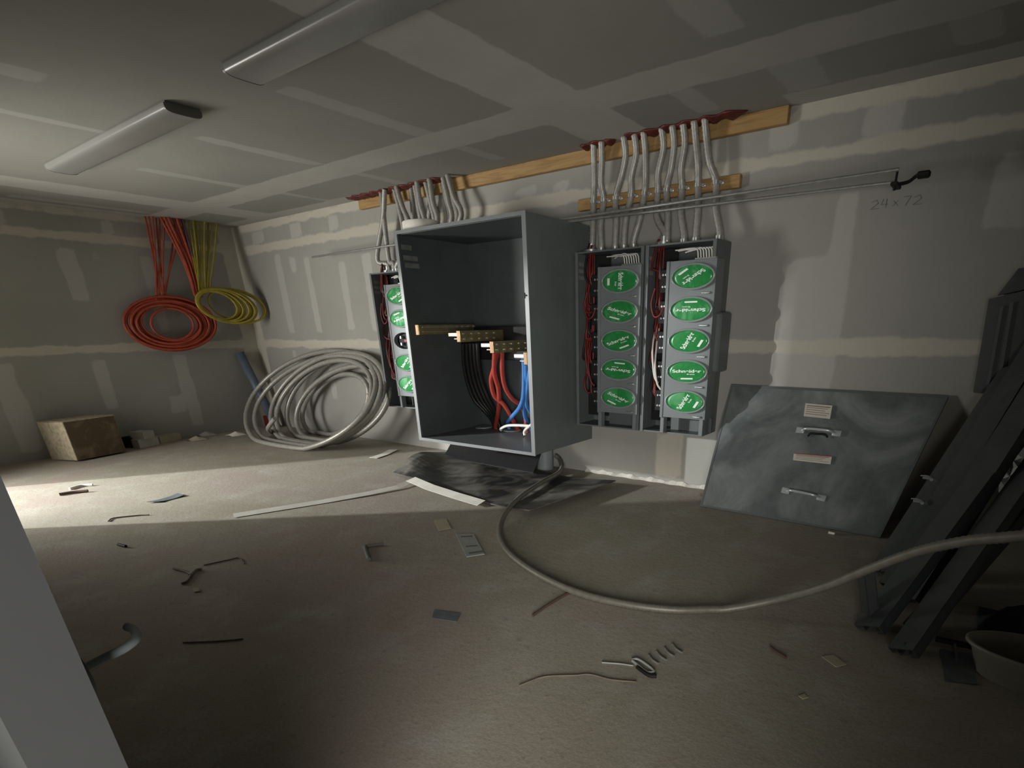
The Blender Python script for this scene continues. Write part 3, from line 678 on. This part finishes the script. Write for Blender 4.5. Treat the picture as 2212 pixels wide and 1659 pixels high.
# blue grey pipe leaning in the corner behind the coil
pa, pb_ = V((-9.10, 4.50, .0)), V((-9.13, 4.47, 1.13))
pa = LW(567, 905, -8.95); pa.z = .002; pa.x = -8.9; pa.y = 4.62; pb_ = LW(517, 762, -9.14); 
q = MB(); d = (pb_-pa).normalized(); u = d.orthogonal().normalized(); w_ = d.cross(u); n = 28; vs = []
for p_, rr in ((pa, .062), (pb_, .062), (pb_, .052), (pa, .052)): vs += [p_+u*(rr*math.cos(2*PI*j/n))+w_*(rr*math.sin(2*PI*j/n)) for j in range(n)]
q.add(vs, [(i*n+j, i*n+(j+1) % n, ((i+1) % 4)*n+(j+1) % n, ((i+1) % 4)*n+j) for i in range(4) for j in range(n)], True)
q.build('pipe', 'pvc', **tg('blue grey plastic pipe leaning in the room corner behind the big coil', 'pipe'))

# ------------------------------------------------------------------ big steel armoured cable coil against the back wall
mc = thing('cable_coil', (-7.2, 4.2, 0), 'large coil of grey armoured cable leaning on the back wall', 'cable coil')
loops = [(531, 812, 758, 973), (550, 824, 768, 968), (597, 803, 778, 962), (620, 818, 772, 955), (653, 796, 808, 941), (585, 831, 762, 965), (640, 842, 790, 958)]
for i, (x0, x1, y0, y1) in enumerate(loops):
    bot = F((x0+x1)/2, y1, .03); yb_ = bot.y
    yt_ = 4.70-.012*(i % 3); 
    # plane through the floor line and the wall line above it
    p0 = V((bot.x, yb_, .03)); ztop = 1.12; nrm = V((0, ztop, -(yt_-yb_))).normalized()
    def dep(a, b_, p0=p0, nrm=nrm):
        p = PL(a, b_, p0, nrm)
        if p.z < .032: p.z = .032
        p.y = min(p.y, 4.735); return p
    P = ringpts((x0+x1)/2, (y0+y1)/2, (x1-x0)/2, (y1-y0)/2, .36, dep, 64)
    MB().tube(P, .029, 10, .05, .004).build('coil_loop', 'mccoil', mc)
P = [LW(598, 925, -8.0), LW(605, 900, -8.0), LW(618, 870, -7.9), LW(640, 845, -7.8)]
P = [F(590, 935, .03), F(600, 915, .2)+V((.3, -.3, 0)), F(612, 890, .35)+V((.5, -.4, 0))]
MB().tube(smooth(P, 8), .026, 10, .05, .003).build('loose_end', 'mccoil', mc)
q = MB(); c = F(584, 918, 0); q.rbox(c.x-.16, c.x+.16, c.y-.1, c.y+.05, .001, .16, .01); q.build('red_carton', 'redwire', **tg('small red and brown carton on the floor inside the big coil', 'carton'))

# ------------------------------------------------------------------ cartons at the left wall
def carton(c, yaw, lx, ly, lz, mat, lb, name='carton', cat='box', tilt=0, top=None, flaps=False, grp=None):
    o = thing(name, c, lb, cat, grp) if top else None
    R_ = Matrix.Rotation(yaw, 3, 'Z')@Matrix.Rotation(tilt, 3, 'X'); ax, ay, az = (R_@V(q) for q in ((1, 0, 0), (0, 1, 0), (0, 0, 1)))
    def P_(a, b_, h): return V(c)+ax*a*lx/2+ay*b_*ly/2+az*h*lz
    low = min(P_(a, b_, 0).z for a in (-1, 1) for b_ in (-1, 1)); sh = V((0, 0, max(0, .001-low)))
    bm = MB(); base = [P_(a, b_, 0)+sh for a, b_ in ((-1, -1), (1, -1), (1, 1), (-1, 1))]; tp = [P_(a, b_, 1)+sh for a, b_ in ((-1, -1), (1, -1), (1, 1), (-1, 1))]
    bm.quadbox(base, tp)
    if not top: return bm.build(name, mat, **tg(lb, cat, grp))
    bm.build('body', mat, o); k = MB()
    k.quadbox([p+az*.001 for p in tp], [p+az*.012+(ax*(.01 if i in (1, 2) else -.01)) for i, p in enumerate(tp)]); k.build('flap', top, o)
    k = MB(); f4 = [base[0], base[3], tp[3], tp[0]]; k.quadbox([p-ax*.001 for p in f4], [p-ax*.010 for p in f4]); k.build('side_flap', top, o)
    return o
# main box standing on edge, seen at an angle
A, B = F(172, 998), F(275, 978); Cc = F(122, 975)
fwd = (B-A).normalized(); ln = (B-A).length; side = V((-fwd.y, fwd.x, 0))
yaw = math.atan2(fwd.y, fwd.x); cen = (A+B)/2+side*.26
bx = carton((cen.x, cen.y, 0), yaw, ln, .5, .44, 'card', 'worn brown cardboard box with torn pale top against the left wall', top='cardtop', tilt=math.radians(-2))
k = MB()
for j in range(6):
    zz = .05+j*.065; p = A+side*(.03)+V((0, 0, zz)); k.rbox(p.x-.012, p.x+.012, p.y-.01, p.y+.05+.02*(j % 2), zz, zz+.03, .003)
def at_left(x, y, X): return LW(x, y, X)
for (px_, py_, w3, h3, mt, lb, st) in ((322, 966, .26, .11, 'whitebox', 'off white carton on the floor, below the other white carton', 0), (318, 940, .17, .09, 'whitebox', 'off white carton resting on top of another white carton', 1),
                                   (295, 967, .14, .13, 'black', 'small dark box between the brown box and the white cartons', 0), (368, 955, .30, .09, 'tan', 'pale tan carton right of the stacked white cartons', 0), (352, 942, .16, .15, 'black', 'dark box behind the tan carton', 2)):
    if st == 0: c = F(px_, py_, 0)
    elif st == 1: c = F(322, 966, 0); 
    else: c = F(355, 950, 0)+V((-.1, .12, 0))
    z = .112 if st == 1 else .0
    carton((c.x-.12+.02*st, c.y+(.0), z), yaw+.22*st, w3, .2, h3, mt, lb)
for (px_, py_, nm, mt, lb) in ((446, 940, 'paper_scrap', 'whitebox', 'curled white scrap near the left wall'), (425, 950, 'paper_scrap', 'tan', 'thin tan scrap beside the curled white scrap'), (510, 940, 'paper_scrap', 'paper', 'tiny pale scrap in front of the room corner')):
    c = F(px_, py_, .002); rows = [[(c.x+a*.11, c.y-.1+b_*.1, .003+.04*math.sin(PI*a/2+PI/2)**2*(b_ % 2+.3)) for a in np.linspace(-1, 1, 7)] for b_ in range(3)]
    MB().sheet(rows, .003).build(nm, mt, **tg(lb, 'scrap'))

# ------------------------------------------------------------------ ceiling light fixtures
def fixture(x0, x1, y0, y1, lb):
    t = thing('ceiling_light', ((x0+x1)/2, (y0+y1)/2, ZC), lb, 'ceiling light', 'unlit ceiling strip lights'); prof = []
    yc, h = (y0+y1)/2, (y1-y0)/2
    for j in range(13):
        a = PI*j/12; c_, s_ = math.cos(a), math.sin(a); prof.append((yc-h*(abs(c_)**.5)*(1 if c_ > 0 else -1), ZC-.012-.045*(s_**.5)))
    vs = [(x, y, z) for x in (x0+.02, x1-.02) for y, z in prof]; n = 13
    k = MB().add(vs, [(j, j+1, n+j+1, n+j) for j in range(n-1)], True); k.add(vs, [(0, n, 2*n-1, n-1)]); k.build('lens', 'fixture', t)
    for a, b_ in ((x0, x0+.02), (x1-.02, x1)):
        k = MB()
        v2 = [(a, y, z-.002 if z < ZC-.02 else z) for y, z in prof]+[(b_, y, z-.002 if z < ZC-.02 else z) for y, z in prof]
        k.add(v2, [(j, j+1, n+j+1, n+j) for j in range(n-1)]+[list(range(n)), list(range(2*n-1, n-1, -1)), (0, n, 2*n-1, n-1)])
        k.build('end_cap', 'fixend', t)
    MB().box(x0, x1, y0+.01, y1-.01, ZC-.012, ZC-.0005).build('base_plate', 'fixend', t)
fixture(-3.78, -1.3, 2.10, 2.33, 'unlit white ceiling strip light, nearer one running out of the photo\'s top')
fixture(-7.0, -4.62, 2.14, 2.37, 'unlit white strip light on the ceiling, farther one above the orange coil')

# ------------------------------------------------------------------ mat, lid, channels, cables on the floor
c00, c10, c11, c01 = F(850, 1025), F(1145, 1120), F(1330, 1053), F(965, 985)
rows = []; N1, N2 = 22, 16
for i in range(N1+1):
    u = i/N1; r_ = []
    for j in range(N2+1):
        v_ = j/N2; p = (c00*(1-u)+c10*u)*(1-v_)+(c01*(1-u)+c11*u)*v_
        z = .006+.10*math.exp(-((u-.0)/.16)**2)*math.sin(min(1, v_*1.0)*PI*.9+.1)+.055*max(0, (u-.78)/.22)+.03*math.sin(u*6+v_*4)**2*(1-u)
        r_.append((p.x, p.y, z))
    rows.append(r_)
MB().sheet(rows, .008).build('rubber_mat', 'rubber', **tg('black dusty rubber mat lying on the floor in front of the cabinet', 'mat'))
a, b_ = F(965, 985), F(1210, 1030); rows = []
A0, B0 = V((-5.05, 4.42, .012)), V((-3.75, 4.24, .012)); 
A0 = F(958, 992, .02); B0 = F(1150, 1027, .02)
for i in range(9):
    p = A0.lerp(B0, i/8); rows.append([(p.x-.02*j+.03, p.y+.06*j-.02, .125+.05*math.sin(j/7*PI)+.01*j if False else .05+.036*j) for j in range(8)])
mt2 = MB().sheet(rows, .008)
mt2.build('folded_mat', 'black', **tg('black rubber sheet folded upright behind the mat, under the cabinet', 'mat'))
# white bent strip in front of the mat
def strip(name, pxs, w_, lb, mat='paper', cat='strip', zf=None, h=.0):
    P = [F(a, b_, .004) for a, b_ in pxs]; rows = []
    for i, p in enumerate(P):
        t = (P[min(len(P)-1, i+1)]-P[max(0, i-1)]); t.z = 0; t.normalize(); sd = V((-t.y, t.x, 0)); z = (zf[i] if zf else .004)
        rows.append([p-sd*w_/2+V((0, 0, z)), p+V((0, 0, z+h*.5)), p+sd*w_/2+V((0, 0, z+h))])
    return MB().sheet(rows, .002).build(name, mat, **tg(lb, cat))
strip('drywall_tape', [(505, 1116), (600, 1101), (700, 1085), (800, 1068), (860, 1056), (886, 1046)], .075, 'long thin white paper tape lying on the lit floor, leading to the mat', zf=[0, 0, 0, .005, .01, .02], h=.015)
strip('drywall_tape', [(889, 1048), (930, 1064), (985, 1080), (1040, 1093)], .10, 'short wide white strip lying along the front edge of the mat', zf=[.05, .04, .03, .015], h=.02)
strip('paper_strip', [(806, 990), (830, 982), (850, 972)], .11, 'short off white paper strip between the big coil and the mat')
# steel lid leaning on the wall
L0, L1, L2, L3 = V((-1.672, 4.228, .004)), V((-.325, 4.20, .004)), V((-.145, 4.735, .912)), V((-1.685, 4.735, .925))
lid = thing('cabinet_lid', (-1, 4.22, 0), 'large dark grey steel cabinet cover leaning against the back wall at right', 'cabinet cover')
ln_ = ((L1-L0).cross(L3-L0)).normalized()
if ln_.y > 0: ln_ = -ln_
q = MB(); th = .02; q.quadbox([p-ln_*th for p in (L0, L1, L2, L3)], [L0, L1, L2, L3]); q.build('sheet', 'lid', lid)
q = MB(); ed = [L0, L1, L2, L3]
for i in range(4):
    a, b_ = ed[i], ed[(i+1) % 4]; inn = ((L0+L1+L2+L3)/4-(a+b_)/2).normalized(); d = (b_-a).normalized()
    q.obox((a+b_)/2+inn*.008-ln_*.012, d, inn, ln_, (b_-a).length/2, .008, .016)
q.build('rolled_edge', 'metal', lid)
def onlid(x, y, off=0.0): return PL(x, y, L0+ln_*off, ln_)
def lidpatch(pxs, off=.001): return [onlid(a, b_, off) for a, b_ in pxs]
def patch(mb, pts, th=.0015): mb.quadbox([p-ln_*.0005 for p in pts], [p+ln_*th for p in pts])
def lab(c0, nl, mat, red=False):
    q = MB(); patch(q, lidpatch(c0)); o = q.build('label', mat, lid, label='cream printed label'); k = MB()
    A_, B_, C_, D_ = lidpatch(c0, .0025)
    for j in range(nl):
        v0 = .12+j*.80/nl; e0 = .06; e1 = .94-.25*((j*7) % 3)/3
        f_ = lambda u, v_: (A_*(1-u)+B_*u)*(1-v_)+(D_*(1-u)+C_*u)*v_
        hh = .25/nl if j else .45/nl
        patch(k, [f_(e0, v0), f_(e1, v0), f_(e1, v0+hh), f_(e0, v0+hh)], .0006)
    k.build('print', 'ink', o)
    if red:
        k = MB(); patch(k, [A_, B_, B_.lerp(C_, .07), A_.lerp(D_, .07)], .0008); k.build('red_line', 'redink', o)
lab([(1740, 871), (1798, 876), (1793, 905), (1736, 899)], 5, 'label')
lab([(1715, 979), (1797, 986), (1794, 1003), (1713, 994)], 4, 'label', True)
def handle(a, b_):
    P0, P1 = onlid(*a, 0), onlid(*b_, 0); d = (P1-P0).normalized(); up = ln_.cross(d); t = MB()
    o = .052
    pts = smooth([P0+ln_*.004, P0+ln_*o*.8+d*.025, P0+ln_*o+d*.07, P1+ln_*o-d*.07, P1+ln_*o*.8-d*.025, P1+ln_*.004], 6)
    t.tube(pts, .010, 10); h = t.build('handle', 'chrome', lid, label='chrome pull handle')
    for p_, s_ in ((P0, -1), (P1, 1)):
        k = MB(); k.obox(p_+ln_*.003+d*s_*.014, d, up, ln_, .030, .022, .003); 
        for z in (-.012, .012): k.cyl(p_+d*s_*.022+up*z+ln_*.005, p_+d*s_*.022+up*z+ln_*.009, .005, 8)
        k.build('mounting_plate', 'chrome', h)
handle((1733, 930), (1803, 936)); handle((1701, 1061), (1770, 1075))
q = MB(); P = [onlid(x, y, .0) for x, y in ((1745, 942), (1752, 938), (1766, 939), (1782, 940), (1788, 945))]; q.tube(smooth([P[0], P[1]+ln_*.012, P[2]+ln_*.016, P[3]+ln_*.012, P[4]], 5), .008, 8); q.build('rubber_grip', 'black', lid)
# long flexible cable on the floor
fl = [V((-3.50, 4.69, .14)), V((-3.42, 4.66, .10)), F(1210, 1018, .05), F(1170, 1042, .05), F(1128, 1070, .055), F(1098, 1100, .05), F(1082, 1130, .03), F(1082, 1165, .022), F(1105, 1200, .022), F(1160, 1240, .022), F(1240, 1278, .022), F(1340, 1304, .022), F(1450, 1318, .022), F(1560, 1317, .025)]
fl += [BW(1680, 1295, 2.62), BW(1780, 1268, 2.60), BW(1880, 1228, 2.57), BW(1980, 1192, 2.52), BW(2080, 1170, 2.47), BW(2160, 1162, 2.42), BW(2260, 1158, 2.37), BW(2450, 1180, 2.3), BW(2700, 1290, 2.25), V((1.2, 2.2, .03))]
fl[-2] = V((.98, 2.24, .22))
P = smooth(fl, 12)
P = [V((p.x, p.y, max(p.z, .024))) for p in P]
MB().tube(P, .0195, 12, .022, .003).build('flexible_conduit', 'floorcable', **tg('long grey corrugated cable looping over the floor from the cabinet to the right edge', 'cable'))
# steel channels leaning at right
def channel(a, b_, w_, dp, lb, face=V((-.6, -.6, .5)), t=.006, mat='chan', top_open=True):
    a, b_ = V(a), V(b_); d = (b_-a).normalized(); n = (face-d*face.dot(d)).normalized(); s_ = d.cross(n).normalized()
    k = MB(); L = (b_-a).length/2; c_ = (a+b_)/2
    k.obox(c_, d, s_, n, L, w_/2, t/2)
    for sg in (-1, 1): k.obox(c_+s_*sg*(w_/2-t/2)-n*dp/2, d, s_, n, L, t/2, dp/2)
    for sg in (-1, 1): k.obox(c_+s_*sg*(w_/2-.018)-n*dp, d, s_, n, L, .018, t/2)
    for e_ in (a+d*.03, b_-d*.03): k.cyl(e_+n*t/2, e_+n*(t/2+.006), .009, 10)
    return k.build('steel_channel', mat, **tg(lb, 'metal channel', 'dark steel channels leaning at the right'))
ch = [((1872, 1352), (2330, 745), .14, .05, 'steel channel leaning in the middle of the stack, foot by the short upright one'),
      ((1945, 1402), (2400, 760), .12, .05, 'steel channel whose foot sticks out nearest the viewer'),
      ((1975, 1350), (2430, 830), .12, .05, 'steel channel with its foot behind the foremost one'),
      ((1900, 1228), (2185, 790), .13, .04, 'steel channel leaning right along the edge of the big cover'),
      ((1922, 1262), (2262, 700), .14, .05, 'steel channel leaning second from the big cover')]
for i, (pa_, pb2, w_, dp, lb) in enumerate(ch):
    a = F(*pa_, .045); b3 = BW(*pb2, 4.66-.03*i); channel(a, b3, w_, dp, lb)
# shorter pan cover on top of the stack and its outer flanges
a = BW(2098, 855, 4.66); b3 = BW(2152, 640, 4.66)
t = thing('steel_pan', (.15, 4.7, .95), 'dark steel pan standing on the leaning channels at the right edge', 'metal box')
def pan(c4, y0, y1, nm, mat):
    f_ = [BW(x, y, y0) for x, y in c4]; MB().quadbox(f_, [V((p.x, y1, p.z)) for p in f_]).build(nm, mat, t)
pan([(2102, 848), (2330, 872), (2330, 600), (2136, 646)], 4.60, 4.745, 'pan', 'chan')
pan([(2128, 838), (2136, 839), (2168, 660), (2160, 662)], 4.585, 4.60, 'rib', 'metal_in')
pan([(2150, 842), (2158, 843), (2190, 652), (2182, 654)], 4.585, 4.60, 'rib', 'metal_in')
pan([(2155, 638), (2330, 600), (2330, 560), (2200, 580)], 4.66, 4.745, 'upper_flange', 'chan')
channel(V((F(1872, 1352).x, 2.80, .012)), BW(1858, 1228, 2.86), .075, .05, 'short steel channel standing almost upright at the foot of the stack', face=V((-.8, -.4, .2)))
channel(F(1950, 1290, .05), BW(2350, 660, 4.40), .15, .06, 'widest steel channel crossing on top of the leaning stack')
for i, (x, y, Y_, lb) in enumerate(((2005, 1032, 4.1, 'small steel bracket with a screw at the right edge of the cover'), (1985, 1082, 3.9, 'small steel clip on the leaning channels, lower one'), (2062, 985, 4.35, 'small steel clip on the leaning channels, upper one'))):
    p = BW(x, y, Y_-.2); q = MB(); q.rbox(p.x-.028, p.x+.028, p.y-.015, p.y+.015, p.z-.008, p.z+.008, .003); q.cyl(p+V((.02, -.02, 0)), p+V((.02, -.04, 0)), .01, 10)
    q.tube(smooth([p+V((-.04, -.01, .01)), p+V((0, -.025, .015)), p+V((.045, -.01, -.01))], 5), .004, 8)
    q.build('bracket', 'stub', **tg(lb, 'bracket'))
# crumpled pale plastic behind the channels
rows = []
for i in range(9):
    r_ = []
    for j in range(7):
        x = .22+i*.04; z = .30+j*.045; r_.append((x+.01*random.random(), 4.70-.05*random.random()-.02*j/6, z+.02*random.random()-.04*(i/8)))
    rows.append(r_)
MB().sheet(rows, .003, V((0, -1, 0))).build('plastic_sheet', 'greypaper', **tg('pale crumpled plastic sheet against the wall behind the leaning channels', 'plastic sheet'))
# tub, cloth and trowel at the lower right corner
tc = F(2205, 1445, .06); tc = V((.50, 2.66, 0))
tubt = thing('plastic_tub', tc, 'cream oval plastic tub on the floor at the lower right corner', 'tub'); n = 40; vs = []
prof = [(.8, .0), (.93, .11), (1.02, .135), (1.02, .145), (.96, .145), (.88, .10), (.75, .012)]
for k_, z in prof: vs += [(tc.x+.30*k_*math.cos(2*PI*j/n), tc.y+.15*k_*math.sin(2*PI*j/n), z+.001) for j in range(n)]
q = MB().add(vs, [(i*n+j, i*n+(j+1) % n, (i+1)*n+(j+1) % n, (i+1)*n+j) for i in range(6) for j in range(n)], True)
q.add(vs, [list(range(n-1, -1, -1)), list(range(6*n, 7*n))]); q.build('bowl', 'bucket', tubt)
q = MB(); q.cyl((tc.x-.02, tc.y, .016), (tc.x-.02, tc.y, .075), .06, 20, .05); q.build('dark_plug', 'black', **tg('black plug put in as the dark hole of the cream tub', 'rag'))  # black plug added for the dark hole inside the tub
rows = []
cc = V((.60, 3.12, 0))
for i in range(15):
    r_ = []
    for j in range(15):
        u, v_ = (i/14*2-1), (j/14*2-1); rr = min(1, math.hypot(u, v_)); h = max(0, 1-rr**2)
        r_.append((cc.x+u*.34, cc.y+v_*.22, .004+.22*h*(.75+.25*math.sin(u*7+v_*3))+.03*h*random.random()))
    rows.append(r_)
MB().sheet(rows, .004).build('cloth', 'cloth', **tg('dark blue crumpled cloth behind the cream tub', 'cloth'))
a, b_ = F(2022, 1380, .03), F(2102, 1397, .03); q = MB(); q.cyl(a, b_, .014, 12)
tr = thing('trowel', (a+b_)/2, 'flat grey trowel with a dark handle on the floor left of the cream tub', 'trowel')
q.build('handle', 'black', tr)
p4 = [F(2030, 1402, .004), F(2105, 1415, .004), F(2110, 1478, .004), F(2040, 1470, .004)]
q = MB(); q.quadbox([V((p.x, p.y, .002)) for p in p4], [V((p.x, p.y, .006)) for p in p4]); q.tube([(a+b_)/2, F(2066, 1425, .006)], .007, 8); q.build('blade', 'bluegrey', tr)

# ------------------------------------------------------------------ debris on the floor
def quad(name, pxs, mat, lb, cat, h=.004, curl=0):
    P = [F(a, b_, .002) for a, b_ in pxs]
    rows = []
    for i in range(7):
        u = i/6; a = P[0].lerp(P[1], u); b_ = P[3].lerp(P[2], u); rows.append([a.lerp(b_, v_)+V((0, 0, curl*(abs(u-.5)*2)**2)) for v_ in np.linspace(0, 1, 5)])
    return MB().sheet(rows, h).build(name, mat, **tg(lb, cat))
cd = thing('switch_plate', F(1015, 1180), 'grey card with dark slots on the floor below the mat', 'card')
P = [F(*p, .002) for p in ((985, 1155), (1023, 1154), (1047, 1198), (1008, 1204))]
q = MB(); q.quadbox(P, [p+V((0, 0, .006)) for p in P]); q.build('card', 'greypaper', cd)
for u0, u1 in ((.12, .18), (.58, .64), (.86, .93)):
    f_ = lambda u, v_: (P[0]*(1-v_)+P[1]*v_)*(1-u)+(P[3]*(1-v_)+P[2]*v_)*u
    c4 = [f_(u0, .2), f_(u0, .85 if u0 < .8 else .98), f_(u1, .85 if u0 < .8 else .98), f_(u1, .2)]
    q = MB(); q.quadbox([p+V((0, 0, .0055)) for p in c4], [p+V((0, 0, .0075)) for p in c4]); q.build('slot', 'darkslot', cd)
quad('card_scrap', [(938, 1124), (964, 1121), (975, 1142), (948, 1147)], 'tan', 'small square tan card on the floor, left of the cable loop', 'scrap', .003)
quad('card_scrap', [(938, 1319), (996, 1326), (986, 1344), (933, 1336)], 'bluegrey', 'small blue grey rectangular scrap on the open floor', 'scrap', .004)
quad('plastic_scrap', [(318, 1087), (385, 1068), (398, 1072), (345, 1086)], 'bluegrey', 'torn blue grey scrap on the bright strip of floor', 'scrap', .004, .01)
quad('card_scrap', [(1775, 1419), (1800, 1416), (1828, 1436), (1806, 1442)], 'tan', 'small pale scrap on the floor left of the leaning channels\' feet', 'scrap', .004)
quad('card_scrap', [(1725, 1504), (1738, 1500), (1746, 1508), (1734, 1511)], 'tan', 'tiny pale chip on the floor at lower right', 'scrap', .004)
quad('card_scrap', [(416, 1272), (428, 1270), (432, 1278), (420, 1280)], 'tan', 'tiny pale chip on the floor below the curled sliver', 'scrap', .004)
def stick(pxs, r, mat, lb, cat='stick', name='wood_sliver', z=None):
    MB().tube(smooth([F(a, b_, r+.001) for a, b_ in pxs], 6), r, 7).build(name, mat, **tg(lb, cat))
stick([(1150, 1330), (1190, 1303), (1230, 1280)], .008, 'brown', 'thin brown stick on the floor touching the long cable')
stick([(128, 1068), (160, 1063), (190, 1060)], .014, 'brown', 'thin brown stick on the bright floor near the left edge')
stick([(150, 1056), (175, 1049), (200, 1047)], .012, 'paper', 'thin white sliver just above the brown stick on the bright floor')
stick([(234, 1126), (246, 1119), (300, 1113), (322, 1112)], .005, 'dirt', 'bent thin wire on the lower part of the bright floor', 'wire', 'wire')
stick([(255, 1176), (272, 1180)], .010, 'black', 'short dark sliver on the floor below the bright strip')
stick([(375, 1228), (402, 1235), (412, 1242), (404, 1256), (392, 1261)], .008, 'dirt', 'curled dark sliver on the floor at left', 'wire', 'wire')
stick([(410, 1242), (425, 1230), (435, 1229)], .009, 'tan', 'short tan sliver touching the curled dark one')
stick([(440, 1221), (500, 1208), (517, 1205), (528, 1218)], .0035, 'dirt', 'thin hooked wire on the floor, left of center', 'wire', 'wire')
stick([(783, 1182), (800, 1178), (828, 1175)], .011, 'scrapgrey', 'dark crumpled foil sliver pointing right', 'scrap', 'foil_scrap')
stick([(788, 1180), (792, 1195), (797, 1208)], .013, 'scrapgrey', 'dark crumpled foil sliver pointing down', 'scrap', 'foil_scrap')
stick([(1122, 1481), (1175, 1462), (1240, 1459), (1275, 1457), (1320, 1468), (1375, 1473)], .0035, 'dirt', 'long thin kinked wire on the floor near the bottom', 'wire', 'wire')
stick([(1300, 1431), (1340, 1434), (1368, 1438)], .004, 'greypaper', 'thin pale wire running into the twisted clip', 'wire', 'wire')
stick([(1365, 1425), (1378, 1424), (1400, 1438), (1412, 1450), (1398, 1452), (1380, 1438), (1366, 1427)], .0065, 'greypaper', 'pale twisted wire clip on the floor near the bottom', 'clip', 'wire_clip')
stick([(1376, 1441), (1400, 1458), (1418, 1461)], .009, 'black', 'short dark piece beside the pale twisted clip', 'scrap', 'wire_scrap')
for i in range(4):
    x = 1410+i*17; y = 1428-i*8
    stick([(x-8, y-12), (x, y-2), (x+12, y+6)], .006, 'scrapgrey', ('grey metal shaving nearest the pale clip', 'second grey metal shaving from the pale clip', 'third grey metal shaving from the pale clip', 'grey metal shaving farthest from the pale clip')[i], 'scrap', 'metal_shaving')
stick([(1664, 1398), (1680, 1410), (1698, 1421)], .007, 'brown', 'short brown twig on the floor between the cable and the tub')
stick([(395, 1388), (470, 1385), (525, 1380)], .004, 'dirt', 'long faint dark stick on the shaded floor at left')
stick([(1512, 1068), (1530, 1072)], .008, 'brown', 'small brown sliver left of the steel cover\'s foot')
stick([(1790, 1150), (1803, 1153)], .010, 'paper', 'tiny white chip under the front edge of the steel cover')
